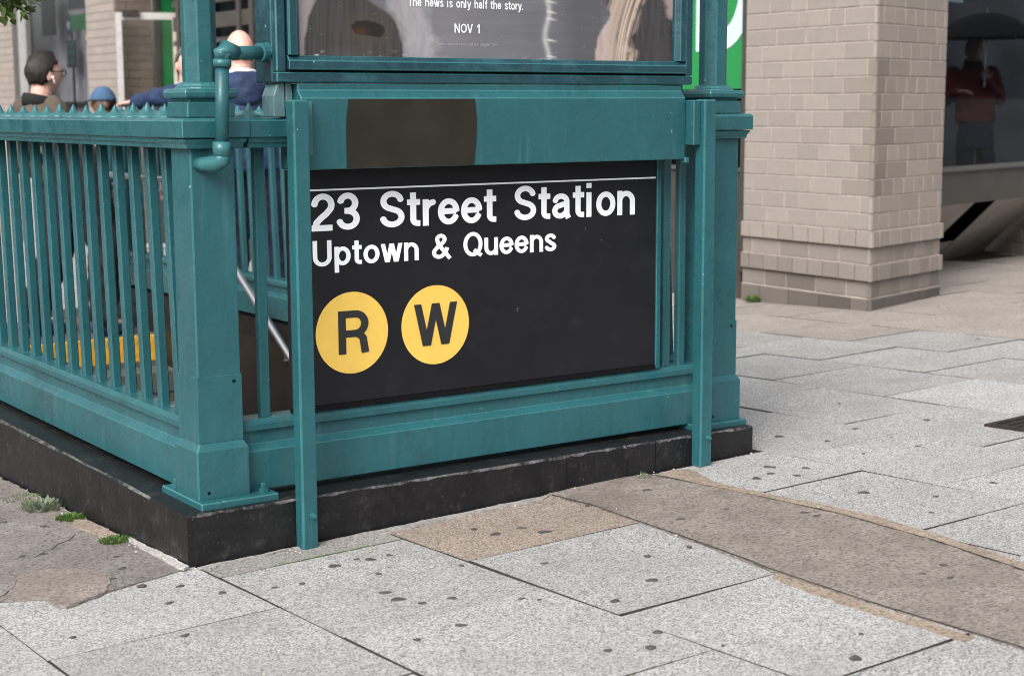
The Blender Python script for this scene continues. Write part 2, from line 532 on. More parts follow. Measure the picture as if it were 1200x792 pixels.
# ------------------------------------------------------------------ lettering (grotesque strokes traced by a distance field)
def arc(cx, cy, rx, ry, a0, a1, n=22):
    return [(cx + rx * math.cos(R_(a0 + (a1 - a0) * i / n)), cy + ry * math.sin(R_(a0 + (a1 - a0) * i / n))) for i in range(n + 1)]
XH = 0.73
def glyph(ch):
    """strokes, advance, clip(ymin,ymax)"""
    c = None
    if ch == '1': s, a = [[(.31, 0), (.31, 1)], [(.03, .74), (.17, .755), (.26, .85), (.30, .97)]], .56
    elif ch == '2': s, a = [arc(.30, .69, .205, .225, 182, -28) + [(.38, .46), (.25, .35), (.14, .23), (.105, .09)], [(.015, .085), (.525, .085)]], .60
    elif ch == '3': s, a = [arc(.285, .715, .185, .20, 172, -88), arc(.285, .295, .215, .21, 90, -172), [(.2, .512), (.31, .512)]], .60
    elif ch == 'S': s, a = [arc(.335, .715, .222, .20, 3, 252) + arc(.335, .285, .238, .20, 72, -177)], .68
    elif ch == 's': s, a = [arc(.265, .535, .16, .128, 4, 252, 16) + arc(.265, .20, .172, .128, 72, -176, 16)], .53
    elif ch == 't': s, a = [[(.175, .93), (.175, .22)] + arc(.285, .20, .11, .115, 180, 265, 10) + [(.36, .083)], [(.015, XH - .065), (.36, XH - .065)]], .38
    elif ch == 'r': s, a = [[(.1, 0), (.1, XH)], [(.1, .38)] + arc(.33, .40, .23, .245, 180, 92, 12)], .39
    elif ch == 'e': s, a = [[(.10, .375), (.50, .375)], arc(.30, .365, .213, .285, 0, 337, 32)], .60
    elif ch == 'a': s, a = [arc(.275, .495, .172, .155, 177, 0, 16) + [(.447, .16), (.462, .08), (.50, .0)], [(.45, .43), (.30, .40)] + arc(.245, .225, .155, .15, 95, 300, 16) + [(.40, .14), (.45, .24)]], .585
    elif ch == 'i': s, a = [[(.1, 0), (.1, XH)], [(.1, .855), (.1, 1.0)]], .285
    elif ch == 'l': s, a = [[(.1, 0), (.1, 1.0)]], .285
    elif ch == 'o': s, a = [arc(.31, .365, .218, .285, 0, 360, 36)], .62
    elif ch == 'n': s, a = [[(.1, 0), (.1, XH)], [(.1, .38)] + arc(.30, .42, .20, .225, 180, 0, 18) + [(.50, 0)]], .605
    elif ch == 'h': s, a = [[(.1, 0), (.1, 1.0)], [(.1, .38)] + arc(.30, .42, .20, .225, 180, 0, 18) + [(.50, 0)]], .605
    elif ch == 'u': s, a = [[(.5, 0), (.5, XH)], [(.1, XH), (.1, .31)] + arc(.30, .31, .20, .225, 180, 360, 18)], .605
    elif ch == 'p': s, a = [[(.1, -.27), (.1, XH)], arc(.315, .365, .21, .285, 0, 360, 36)], .625
    elif ch == 'w': s, a, c = [[(.075, XH + .06), (.25, -.04), (.415, XH + .02), (.58, -.04), (.755, XH + .06)]], .83, (0, XH)
    elif ch == 'y': s, a, c = [[(.05, XH + .06), (.29, .02)], [(.52, XH + .06), (.27, -.12), (.2, -.19), (.06, -.19)]], .57, (-.28, XH)
    elif ch == 'f': s, a = [[(.17, 0), (.17, .78)] + arc(.28, .80, .11, .12, 180, 90, 8) + [(.35, .92)], [(.015, XH - .065), (.35, XH - .065)]], .34
    elif ch == '.': s, a = [[(.1, 0), (.1, .17)]], .28
    elif ch == 'T': s, a = [[(.31, 0), (.31, 1)], [(.02, .92), (.60, .92)]], .62
    elif ch == 'U': s, a = [[(.11, 1), (.11, .37)] + arc(.365, .36, .255, .275, 180, 360, 24) + [(.62, 1)]], .75
    elif ch == 'Q': s, a = [arc(.40, .50, .305, .42, 0, 360, 44), [(.44, .27), (.74, .02)]], .81
    elif ch == 'O': s, a = [arc(.40, .50, .305, .42, 0, 360, 44)], .80
    elif ch == 'N': s, a, c = [[(.11, 0), (.11, 1)], [(.63, 0), (.63, 1)], [(.09, 1.06), (.65, -.06)]], .76, (0, 1)
    elif ch == 'V': s, a, c = [[(.05, 1.06), (.345, -.05), (.64, 1.06)]], .69, (0, 1)
    elif ch == 'W': s, a, c = [[(.06, 1.06), (.275, -.05), (.49, 1.03), (.705, -.05), (.92, 1.06)]], .98, (0, 1)
    elif ch == 'D': s, a = [[(.11, 0), (.11, 1)], [(.11, .915), (.33, .915)] + arc(.33, .50, .30, .415, 90, -90, 26) + [(.11, .085)]], .75
    elif ch == 'R': s, a = [[(.11, 0), (.11, 1)], [(.11, .915), (.40, .915)] + arc(.40, .69, .205, .225, 90, -90, 18) + [(.11, .465)], [(.40, .465), (.50, .43), (.565, .34), (.585, .18), (.61, 0)]], .72
    elif ch == '&': s, a = [[(.72, -.02), (.62, .12), (.27, .58)] + arc(.365, .775, .145, .145, 205, -40, 18) + [(.36, .56), (.22, .46)] + arc(.285, .25, .19, .175, 130, 318, 20) + [(.55, .26), (.61, .44)]], .76
    else: s, a = [], .32
    return s, a, c

def field(strokes, clip, w, X, Y):
    F = np.full(X.shape, -1.0)
    for st in strokes:
        n = len(st)
        closed = (abs(st[0][0] - st[-1][0]) + abs(st[0][1] - st[-1][1])) < 1e-6
        for k in range(n - 1):
            ax, ay = st[k]; bx, by = st[k + 1]
            dx, dy = bx - ax, by - ay
            L = math.hypot(dx, dy)
            if L < 1e-9: continue
            ux, uy = dx / L, dy / L
            t = (X - ax) * ux + (Y - ay) * uy
            p = np.abs((X - ax) * uy - (Y - ay) * ux)
            tc = np.clip(t, 0, L)
            d = w / 2 - np.hypot(X - ax - tc * ux, Y - ay - tc * uy)
            if not closed and k == 0: d = np.where(t < min(L, w), np.minimum(w / 2 - p, t), d)
            if not closed and k == n - 2: d = np.where(t > L - min(L * .5, w), np.minimum(np.minimum(d, w / 2 - p), L - t), d)
            F = np.maximum(F, d)
    if clip:
        F = np.minimum(F, np.minimum(Y - clip[0], clip[1] - Y))
    return F

def glyph_polys(ch, w, res=0.0125):
    s, a, c = glyph(ch)
    if not s: return [], a
    xs = np.arange(-0.06, a + 0.08, res); ys = np.arange(-0.34, 1.08, res)
    X, Y = np.meshgrid(xs, ys, indexing='ij')
    F = field(s, c, w, X, Y)
    polys = []
    for i in range(len(xs) - 1):
        for j in range(len(ys) - 1):
            q = [(xs[i], ys[j], F[i, j]), (xs[i + 1], ys[j], F[i + 1, j]), (xs[i + 1], ys[j + 1], F[i + 1, j + 1]), (xs[i], ys[j + 1], F[i, j + 1])]
            ins = [v[2] > 0 for v in q]
            if not any(ins): continue
            out = []
            for k in range(4):
                A, B = q[k], q[(k + 1) % 4]
                if A[2] > 0: out.append((A[0], A[1]))
                if (A[2] > 0) != (B[2] > 0):
                    u = A[2] / (A[2] - B[2])
                    out.append((A[0] + (B[0] - A[0]) * u, A[1] + (B[1] - A[1]) * u))
            if len(out) >= 3: polys.append(out)
    return polys, a

_gc = {}
def text_width(txt, w, space):
    return sum(_adv(ch) + space for ch in txt)
def _adv(ch): return glyph(ch)[1]

def lettering(name, txt, mat, parent, origin, ux, uz, height, width=None, w=0.178, space=0.025, thick=0.0015, res=0.0125, sxk=1.0):
    """flat letters, one mesh for each word: origin = baseline left, ux / uz unit vectors, height = cap height"""
    ux, uz = Vector(ux), Vector(uz)
    nrm = ux.cross(uz)
    tot = sum((_adv(c) if c != ' ' else 0.42) + space for c in txt) - space
    k = (width / height / tot) if width else sxk
    pen = 0.0
    base = wloc(parent)
    out = None
    for word in txt.split(' '):
        bm = bmesh.new()
        for ch in word:
            key = (ch, w, res)
            if key not in _gc: _gc[key] = glyph_polys(ch, w, res)
            polys, a = _gc[key]
            for p in polys:
                vs = [bm.verts.new(Vector(origin) + ux * ((pen + q[0]) * k * height) + uz * (q[1] * height) + nrm * thick - base) for q in p]
                bm.faces.new(vs)
            pen += a + space
        pen += 0.42 + space
        bmesh.ops.remove_doubles(bm, verts=bm.verts, dist=height * 2e-4)
        bmesh.ops.dissolve_limit(bm, angle_limit=R_(1.0), verts=bm.verts, edges=bm.edges)
        bmesh.ops.triangulate(bm, faces=bm.faces)
        bmesh.ops.recalc_face_normals(bm, faces=bm.faces)
        me = bpy.data.meshes.new(name); bm.to_mesh(me); bm.free()
        me.materials.append(mat)
        out = bpy.data.objects.new(name, me); COL.objects.link(out); out.parent = parent
    return out


# ================================================================== SETTING
# ---- ground sheet and pavement
def project(p):
    d = Vector(p) - Vector(CAM_LOC)
    z = d.dot(_F)
    if z < 0.3: return None
    return (600 + 1850 * d.dot(_R2) / z, 396 - 1850 * d.dot(_U2) / z)

g = MB()
HOLE = (0.33, 2.25, 0.33, 5.66)      # the stair opening
def gquad(x0, x1, y0, y1, dz=-0.03):
    g.add([(x, y, gz(x, y) + dz) for x, y in ((x0, y0), (x1, y0), (x1, y1), (x0, y1))], [(0, 1, 2, 3)])
gquad(-60, HOLE[0], -60, 60); gquad(HOLE[1], 60, -60, 60); gquad(HOLE[0], HOLE[1], -60, HOLE[2]); gquad(HOLE[0], HOLE[1], HOLE[3], 60)
ground = g.build('ground', ramp_m, kind='structure')

side = empty('sidewalk', (0, 0, 0), kind='structure')
bed = MB()
for x0, x1, y0, y1 in ((-3, 14, -4.5, -0.02), (-3, -0.02, -0.02, 7), (2.46, 14, -0.02, 9)):
    bed.add([(x, y, gz(x, y) - 0.009) for x, y in ((x0, y0), (x1, y0), (x1, y1), (x0, y1))], [(0, 1, 2, 3)])
bed.build('joint_bed', joint_m, side)

def slab(x0, x1, y0, y1, tint):
    c = ((x0 + x1) / 2, (y0 + y1) / 2)
    cz = gz(*c)
    gap = random.uniform(0.0018, 0.0036) if c[0] < 2.0 else random.uniform(0.0006, 0.0018)
    x0 += gap; x1 -= gap; y0 += gap; y1 -= gap
    tx, ty = random.uniform(-.0022, .0022), random.uniform(-.0022, .0022)
    b = MB()
    j = lambda: random.uniform(-.0028, .0028)
    cs = [(x0 + j(), y0 + j()), (x1 + j(), y0 + j()), (x1 + j(), y1 + j()), (x0 + j(), y1 + j())]
    # subdivided, slightly ragged outline
    pl = []
    for k in range(4):
        A, B = cs[k], cs[(k + 1) % 4]
        for t in (0, .2, .4, .6, .8):
            r = random.uniform(-.0016, .0016) if t else 0
            dx, dy = B[0] - A[0], B[1] - A[1]
            L = math.hypot(dx, dy)
            pl.append((A[0] + dx * t - dy / L * r, A[1] + dy * t + dx / L * r))
    def ring(ins, dz):
        out = []
        for px, py in pl:
            qx = px + (c[0] - px) * ins; qy = py + (c[1] - py) * ins
            out.append((qx, qy, gz(qx, qy) + dz + tx * (qx - c[0]) / .3 + ty * (qy - c[1]) / .3))
        return out
    b.loft([ring(0, -.028), ring(0, -.004), ring(.006 if c[0] < 2.0 else .0025, 0)], True)
    for i in range(40): b.m[i] = 1
    o = b.build('paving_slab', [slab_m, joint_m], side, base=(c[0], c[1], cz))
    o.color = (*tint, 1)

COLS = [(-1.98, -1.32, -.3), (-1.32, -.655, -.95), (-.655, .025, -.59), (.025, .69, -.22), (.69, 1.415, -.57), (1.415, 1.93, -.2), (1.93, 2.49, -.545 + .0),
        (2.49, 3.12, -.17), (3.12, 3.76, .15), (3.76, 4.42, -.26), (4.42, 5.06, .06), (5.06, 5.70, -.3), (5.70, 6.34, .1),
        (6.34, 6.98, -.25), (6.98, 7.62, .12), (7.62, 8.26, -.28), (8.26, 8.9, .1), (8.9, 9.54, -.2), (9.54, 10.2, .15), (10.2, 10.85, -.3)]
PER = .75
for ci, (x0, x1, yb) in enumerate(COLS):
    k0 = -8
    cuts = [yb + PER * k for k in range(-6, 10)]
    if ci == 3: cuts = [-3.96, -3.21, -2.46, -1.71, -.97, -.175, 0]
    for k in range(len(cuts) - 1):
        a, b_ = cuts[k], cuts[k + 1]
        xr = x0
        if x0 > 1.9 and x1 < 2.5 and a >= -.56:
            if a < -.1: b_ = -.012
            else: xr = 2.445
        elif x1 < 2.46 and x0 >= -.66:
            if a >= -0.01: continue
            b_ = min(b_, -0.012 if x0 > 0 else .2)
        if x0 < -.6 and x1 < .1 and a > .3 and x1 > -.6: continue
        pr = [project((x, y, gz(x, y))) for x in (x0, x1) for y in (a, b_)]
        if any(p is None for p in pr): continue
        if max(p[0] for p in pr) < -330 or min(p[0] for p in pr) > 1530 or min(p[1] for p in pr) > 1120: continue
        cx, cy = (x0 + x1) / 2, (a + b_) / 2
        if cy > 5.0: continue
        v = random.uniform(.94, 1.05)
        t = (v, v, v)
        if abs(x0 - .69) < .01 and cy > -.5: t = (.82, .69, .60)
        elif abs(x0 - 3.76) < .01 and -.26 <= a < .3: t = (1.13, 1.13, 1.15)
        elif cx > 5.5 or (cx > 5.0 and cy > 2.2): t = (v * .93, v * .84, v * .77)
        elif cx > 4.4: t = (v * .99, v * .975, v * .955)
        if ci == 3 and b_ > -.05: t = (.78, .76, .72)
        slab(xr, x1, a, b_, t)

def overlay(name, pts, mat, dz, th=0.006, parent=side, rag=0.004):
    out = []
    n = len(pts)
    # rounded, irregular outline: Catmull-Rom through the points plus small wander
    per = 0.0
    ph = [random.uniform(0, 6.28) for _ in range(4)]
    for i in range(n):
        p0, p1, p2, p3 = (Vector((*pts[(i + k) % n], 0)) for k in (-1, 0, 1, 2))
        L = (p2 - p1).length
        m = max(1, int(L / 0.025))
        for k in range(m):
            t = k / m
            lin = p1.lerp(p2, t)
            cr = .5 * ((2 * p1) + (p2 - p0) * t + (2 * p0 - 5 * p1 + 4 * p2 - p3) * t * t + (3 * p1 - p0 - 3 * p2 + p3) * t ** 3)
            q = lin.lerp(cr, .6) if max(L, (p1 - p0).length, (p3 - p2).length) < .6 else lin
            d = (p2 - p1).normalized(); nn = Vector((-d.y, d.x, 0))
            s_ = per + L * t
            q += nn * rag * (math.sin(s_ * 23 + ph[0]) * .5 + math.sin(s_ * 57 + ph[1]) * .45 + math.sin(s_ * 131 + ph[2]) * .3 + random.uniform(-.4, .4))
            out.append((q.x, q.y))
        per += L
    b = MB()
    cx = sum(p[0] for p in out) / len(out); cy = sum(p[1] for p in out) / len(out)
    b.loft([[(x, y, gz(x, y) + dz - th) for x, y in out], [(x, y, gz(x, y) + dz) for x, y in out]], True)
    return b.build(name, mat, parent, base=(cx, cy, gz(cx, cy)))

# brown broom-finished strip crossing the slabs, with tan mortar bands along it
overlay('concrete_strip', [(1.405, -.012), (1.41, -.3), (1.33, -1.0), (1.285, -1.3), (1.25, -1.7), (1.235, -2.2), (1.15, -3.6), (1.62, -3.6), (1.72, -2.4), (1.79, -1.8), (1.87, -1.4), (1.915, -1.0), (1.905, -.6), (1.89, -.3), (1.87, -.012)], strip_m, .006, rag=.006)
overlay('mortar_band', [(1.878, -.05), (1.905, -.3), (1.918, -.6), (1.928, -1.0), (1.885, -1.4), (1.80, -1.8), (1.73, -2.4), (1.77, -2.4), (1.85, -1.8), (1.935, -1.4), (1.985, -1.0), (1.965, -.6), (1.965, -.3), (2.05, -.06)], mortar_band_m, .0045, rag=.005)
overlay('mortar_band', [(1.275, -1.33), (1.24, -1.7), (1.222, -2.1), (1.178, -2.1), (1.19, -1.7), (1.238, -1.35)], mortar_band_m, .0045, rag=.005)
overlay('mortar_band', [(1.42, -.014), (1.35, -.06), (1.02, -.055), (.70, -.075), (.35, -.03), (.05, -.05), (.02, -.014)], ramp_m, .0040, rag=.006)
# old grey concrete to the left of the kerb
overlay('concrete_patch', [(-.012, -.02), (-.158, -.045), (-.30, -.09), (-.40, -.14), (-.445, -.155), (-.475, -.11), (-.47, -.02), (-.53, .02), (-.60, .06), (-.78, .03), (-1.2, .12), (-1.9, .2), (-1.9, 3.6), (-1.2, 5.2), (-.012, 5.2)], patch_m, .007, rag=.007)
overlay('concrete_patch', [(-.30, -.085), (-.40, -.135), (-.44, -.15), (-.47, -.11), (-.468, -.02), (-.52, .02), (-.56, .06), (-.47, .26), (-.36, .30), (-.28, .22), (-.24, .06)], patch2_m, .010, .004, rag=.008)
overlay('concrete_patch', [(-.58, .09), (-.50, .17), (-.47, .26), (-.52, .36), (-.62, .36), (-.7, .2)], patch_m, .0115, .004, rag=.005)
overlay('mortar_band', [(-.02, .56), (-.02, .86), (-.055, .90), (-.085, .80), (-.062, .56)], mortar_band_m, .012, .006, rag=.003)
overlay('mortar_band', [(-.004, -.02), (-.004, .50), (-.022, .46), (-.030, .2), (-.034, .02), (-.03, -.03)], make_concrete('white_mortar', (0.5, 0.48, 0.46), (0.36, 0.34, 0.32), False), .014, .008, rag=.004)
# cracks in the old patch: thin dark-filled slits
def crack(pts, w):
    b = MB()
    for i in range(len(pts) - 1):
        A, B = Vector((*pts[i], 0)), Vector((*pts[i + 1], 0))
        d = (B - A).normalized(); nn = Vector((-d.y, d.x, 0)) * w * random.uniform(.5, 1)
        q = [A + nn, A - nn, B - nn * .8, B + nn * .8]
        b.add([(v.x, v.y, gz(v.x, v.y) + .0085) for v in q], [(0, 1, 2, 3)])
    b.build('crack', joint_m, side)
crack([(-.34, .48), (-.29, .53), (-.26, .54), (-.22, .60), (-.17, .63), (-.12, .70)], .0028)
crack([(1.87, -.012), (1.885, -.15), (1.89, -.3), (1.90, -.45), (1.905, -.6), (1.912, -.8), (1.915, -1.0), (1.89, -1.2), (1.87, -1.4), (1.83, -1.6), (1.79, -1.8), (1.755, -2.1), (1.72, -2.4)], .0045)
crack([(1.405, -.04), (1.408, -.15), (1.41, -.3), (1.385, -.5), (1.36, -.75), (1.33, -1.0), (1.31, -1.15), (1.285, -1.3), (1.268, -1.5), (1.25, -1.7), (1.242, -1.95), (1.235, -2.2), (1.20, -2.8)], .0045)

# moss in the joint along the kerb
def moss_line(a, b_, w, n):
    m = MB()
    A, B = Vector((*a, 0)), Vector((*b_, 0))
    for i in range(n):
        t = random.random()
        p = A.lerp(B, t)
        r = w * random.uniform(.4, 1.1)
        x, y = p.x + random.gauss(0, w * .35), p.y + random.gauss(0, w * .35)
        m.sphere((x, y, gz(x, y) - .001), r, 1.6, .7, .55, n=6)
    return m
ml = moss_line((.22, -.174), (.60, -.175), .006, 220)
o = ml.build('moss', moss_m, kind='stuff'); tag(o, 'thin line of green moss in the slab joint along the kerb', 'moss')

# old chewing gum, flattened on the slabs
gum_px = []
GUM = [(-0.1, 0.55)]
def unproj(px, py):
    r = _F + _R2 * ((px - 600) / 1850.13) - _U2 * ((py - 396) / 1850.13)
    n = Vector((-.0253, .0399, 1)); c = Vector(CAM_LOC)
    t = -n.dot(c) / n.dot(r)
    return c + r * t
ga = [(150,225),(157,252),(12,211),(75,327),(150,318),(155,385),(410,367),(370,403),(475,398),(210,421),(605,420),(568,476),(620,585),(920,424),(1012,411),(1120,352),(745,442),(475,423),(1195,330),(392,327)]
gb = [(160,316),(97,330),(125,378),(148,441),(190,463),(270,476),(372,459),(403,551),(255,600),(605,462),(682,344),(445,229),(517,245),(605,225),(680,238),(1025,320),(1042,399),(1060,572),(1035,624),(1138,201),(1025,103),(825,150),(403,351),(917,468),(893,634)]
gc_ = [(202,167),(52,200),(467,179),(505,190),(860,384),(930,355),(470,25),(343,20),(355,43),(440,49),(305,59),(665,106),(890,174),(905,119),(1097,73),(637,662),(655,580),(952,398)]
gd = [(350,546),(210,785),(120,778),(130,757),(240,760),(610,688),(430,712),(405,630),(150,655),(810,332),(640,600),(310,670)]
spots = [unproj(p[0] / 2.857, 540 + p[1] / 2.857) for p in ga] + [unproj(400 + p[0] / 2.857, 540 + p[1] / 2.857) for p in gb] + [unproj(780 + p[0] / 2.857, 540 + p[1] / 2.857) for p in gc_] + [unproj(860 + p[0] / 2.83, 280 + p[1] / 2.83) for p in gd]
rs = random.Random(3)
for i in range(8):
    spots.append(Vector((rs.uniform(-.6, 4.5), rs.uniform(-2.2, -.1), 0)))
gums = []
for k in range(6):
    b = MB()
    n = 26
    ph = [random.uniform(0, 6.28) for _ in range(3)]
    rr = [.0165 * (1 + .16 * math.sin(2 * t + ph[0]) + .12 * math.sin(3 * t + ph[1]) + .06 * math.sin(5 * t + ph[2])) for t in [2 * math.pi * i / n for i in range(n)]]
    ring = lambda s, z: [(rr[i] * s * math.cos(2 * math.pi * i / n), rr[i] * s * math.sin(2 * math.pi * i / n), z) for i in range(n)]
    b.loft([ring(1, -.002), ring(1, .0005), ring(.75, .0018)], True)
    me = b.mesh('gum_spot', smooth=True); me.materials.append(gum_m); gums.append(me)
for i, p in enumerate(spots):
    s = rs.choice((rs.uniform(.45, .8), rs.uniform(.7, 1.2))) if i < 75 else rs.uniform(.2, .5)
    inpatch = (p.x < -.02 and p.y > -.16) or (1.22 < p.x < 1.92)
    if 0 < p.x < 2.44 and p.y > 0: continue
    o = link_copy(gums[i % 6], 'gum_spot', side, (p.x, p.y, gz(p.x, p.y) + (.0062 if inpatch else .001)), rs.uniform(0, 6), scale=(s * rs.uniform(.8, 1.3), s, 1))

# small pale crumbs of mortar and paint along the kerb
db = MB()
for i in range(90):
    q = random.random()
    if q < .55: x, y = random.uniform(.0, 2.6), -abs(random.gauss(.02, .05))
    elif q < .75: x, y = -abs(random.gauss(.01, .03)), random.uniform(0, 1.6)
    else: x, y = random.uniform(-.6, 3.2), random.uniform(-1.6, -.05)
    if 0 < x < 2.44 and y > -.008: y = -.012
    r_ = random.uniform(.0015, .0045)
    zz = gz(x, y) + (.008 if (x < 0 and y > -.02) or 1.25 < x < 1.93 else .001)
    db.sphere((x, y, zz), r_, random.uniform(.7, 1.6), random.uniform(.7, 1.3), .6, n=5)
db.build('debris', simple('pale_crumbs', (0.5, 0.47, 0.43), .9, .4, 20), side, kind='stuff')

# ---- stairs going down towards the viewer
stairs = empty('stairs', (1.2, 5.66, -.1), kind='structure')
LAND_Y, LAND_Z = 5.66, -.10
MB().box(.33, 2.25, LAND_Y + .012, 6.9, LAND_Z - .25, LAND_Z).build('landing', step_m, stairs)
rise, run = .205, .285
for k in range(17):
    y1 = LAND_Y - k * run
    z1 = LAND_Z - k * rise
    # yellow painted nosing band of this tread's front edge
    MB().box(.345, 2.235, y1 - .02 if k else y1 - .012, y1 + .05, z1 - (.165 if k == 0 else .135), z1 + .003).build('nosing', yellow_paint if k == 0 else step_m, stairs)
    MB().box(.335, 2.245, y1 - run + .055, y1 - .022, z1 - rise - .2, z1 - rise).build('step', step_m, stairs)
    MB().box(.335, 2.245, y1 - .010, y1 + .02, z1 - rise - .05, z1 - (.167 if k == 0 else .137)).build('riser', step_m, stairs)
w = MB()
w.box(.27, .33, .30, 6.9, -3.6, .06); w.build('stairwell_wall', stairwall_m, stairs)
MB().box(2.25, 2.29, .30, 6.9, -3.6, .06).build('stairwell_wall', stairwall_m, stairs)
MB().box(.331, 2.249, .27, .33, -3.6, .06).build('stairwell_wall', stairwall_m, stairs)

# ================================================================== SUBWAY ENTRANCE RAILING
ent = empty('subway_entrance', (0, 0, 0), 'teal cast iron subway stair railing with spiked cap on black kerb', 'railing')
KT = .171
# kerb: separate blocks, painted black
def kerb(x0, x1, y0, y1, side_='front'):
    """one painted block; only the outer top edge is chamfered and worn"""
    n = 40 if max(x1 - x0, y1 - y0) > 1 else 12
    b = MB()
    horiz = side_ == 'front'
    rings, mats = [], []
    L0, L1 = (x0, x1) if horiz else (y0, y1)
    for i in range(n + 1):
        t = L0 + (L1 - L0) * i / n
        c = .006 + random.uniform(-.003, .005)
        d = .006 + random.uniform(-.003, .005)
        if horiz: rings.append([(t, y0, -.35), (t, y0, KT - c), (t, y0 + d, KT), (t, y1, KT), (t, y1, -.35)])
        elif side_ == 'left': rings.append([(x0, t, -.35), (x0, t, KT - c), (x0 + d, t, KT), (x1, t, KT), (x1, t, -.35)])
        else: rings.append([(x1, t, -.35), (x1, t, KT - c), (x1 - d, t, KT), (x0, t, KT), (x0, t, -.35)])
    b.loft(rings)
    for i in range(len(b.f)):
        if len(b.f[i]) == 4 and i % 5 == 1: b.m[i] = 1
    return b.build('kerb_block', [kerb_m, kerb_w], ent)
kerb(0, 1.50, 0, .30)
for a, b_ in ((1.503, 1.79), (1.793, 1.93), (1.933, 2.09), (2.093, 2.44)):
    kerb(a, b_, random.uniform(0, .004), .30)
kerb(0, .30, .3005, 6.75, 'left')
kerb(2.262, 2.44, .3005, 6.75, 'right')

PX0, PX1, PY0, PYE = .165, 2.335, .165, 6.62     # post centres
def sq(cx, cy, h, z): return [(cx - h, cy - h, z), (cx + h, cy - h, z), (cx + h, cy + h, z), (cx - h, cy + h, z)]
def post(cx, cy, pole=True, plate=(.10, .175, .135, .195)):
    p = MB()
    p.loft([sq(cx, cy, .092, .19), sq(cx, cy, .092, .352), sq(cx, cy, .076, .378), sq(cx, cy, .076, 1.325)])
    o = p.build('corner_post', [teal, teal_edge], ent, bevel=.005, seg=2, bmat=1)
    MB().box(cx - plate[0], cx + plate[1], cy - plate[2], cy + plate[3], KT - .01, KT + .022).build('base_plate', [teal, teal_edge], o, bevel=.004, bmat=1)
    MB().loft([sq(cx, cy, .0785, .376), sq(cx, cy, .0785, .594)]).build('sleeve', teal, o, bevel=.0015)
    for bx, by in (((cx - plate[0] + .03, cy + .14), (cx + .14, cy - .09)) if plate[1] > .15 else ((cx - .13, cy - .09),)):
        b = MB()
        b.lathe((bx, by, KT + .022), [(.017, 0), (.017, .012), (.010, .013), (.010, .026), (.006, .030)], 6)
        b.build('bolt', teal, o)
    for bx, bz in ((cx + .050, .572), (cx - .055, .215)):
        b = MB(); b.tube([(bx, cy - (.0795 if bz > .5 else .0925), bz), (bx, cy - (.0775 if bz > .5 else .0905), bz)], .006, 8)
        b.build('screw_hole', black_gap, o)
    c = MB()
    c.loft([sq(cx, cy, .098, 1.322), sq(cx, cy, .100, 1.338), sq(cx, cy, .106, 1.342), sq(cx, cy, .109, 1.3535)])
    c.loft([sq(cx, cy, .116, 1.356), sq(cx, cy, .116, 1.411), sq(cx, cy, .108, 1.418)])
    c.build('post_cap', [teal, teal_edge], o, bevel=.003, bmat=1)
    if pole:
        q = MB()
        q.loft([sq(cx, cy, .082, 1.419), sq(cx, cy, .080, 1.468)])
        q.loft([sq(cx, cy, .070, 1.466), sq(cx, cy, .070, 1.476), sq(cx, cy, .089, 1.482), sq(cx, cy, .091, 1.500), sq(cx, cy, .085, 1.510)])
        q.lathe((cx, cy, 1.505), [(.082, 0), (.084, .006), (.072, .014), (.070, .02), (.060, .026)], 16)
        q.build('pole_base', [teal, teal_edge], o, bevel=.003, bmat=1)
        q = MB()
        q.lathe((cx, cy, 1.51), [(.0565, 0), (.0560, 1.5)], 8, phase=R_(22.5 - 6))
        q.build('lamp_pole', [teal, teal_edge], o, bevel=.004, bmat=1)
    return o
post(PX0, PY0)
post(PX1 + .01, PY0, plate=(.16, .105, .12, .18))
post(PX1, PYE, pole=False)

# profile of the solid panel / lower rail, half-thickness h and height z
PROF = [(-.060, .192), (-.060, .325), (-.036, .345), (-.036, .386), (-.052, .392), (-.052, .412), (-.044, .428), (.044, .428), (.052, .412), (.052, .392), (.036, .386), (.036, .345), (.060, .325), (.060, .192)]
CAPP = [(-.090, 1.322), (-.090, 1.336), (-.098, 1.340), (-.098, 1.353), (-.108, 1.357), (-.108, 1.409), (-.096, 1.417), (.096, 1.417), (.108, 1.409), (.108, 1.357), (.098, 1.353), (.098, 1.340), (.090, 1.336), (.090, 1.322)]
def rail_run(name, prof, axis, c, a, b_, mat):
    m = MB()
    if axis == 'y': r = [[(c + h, y, z) for h, z in prof] for y in (a, b_)]
    else: r = [[(x, c + h, z) for h, z in prof] for x in (a, b_)]
    m.loft(r)
    return m.build(name, mat, ent, bevel=.002, bmat=1 if isinstance(mat, list) else -1)
rail_run('lower_panel', PROF, 'y', PX0, PY0 + .078, PYE + .4, [teal, teal_edge])
rail_run('cap_rail', CAPP, 'y', PX0, PY0 + .117, PYE + .4, [teal, teal_edge])
rail_run('lower_panel', PROF, 'x', PY0, PX0 + .078, PX1 - .068, [teal, teal_edge])
rail_run('cap_rail', CAPP, 'x', PY0, PX0 + .117, PX1 - .108, [teal, teal_edge])
rail_run('lower_panel', PROF, 'y', PX1, PY0 + .078, PYE - .078, [teal, teal_edge])
rail_run('cap_rail', CAPP, 'y', PX1, PY0 + .117, PYE - .117, [teal, teal_edge])

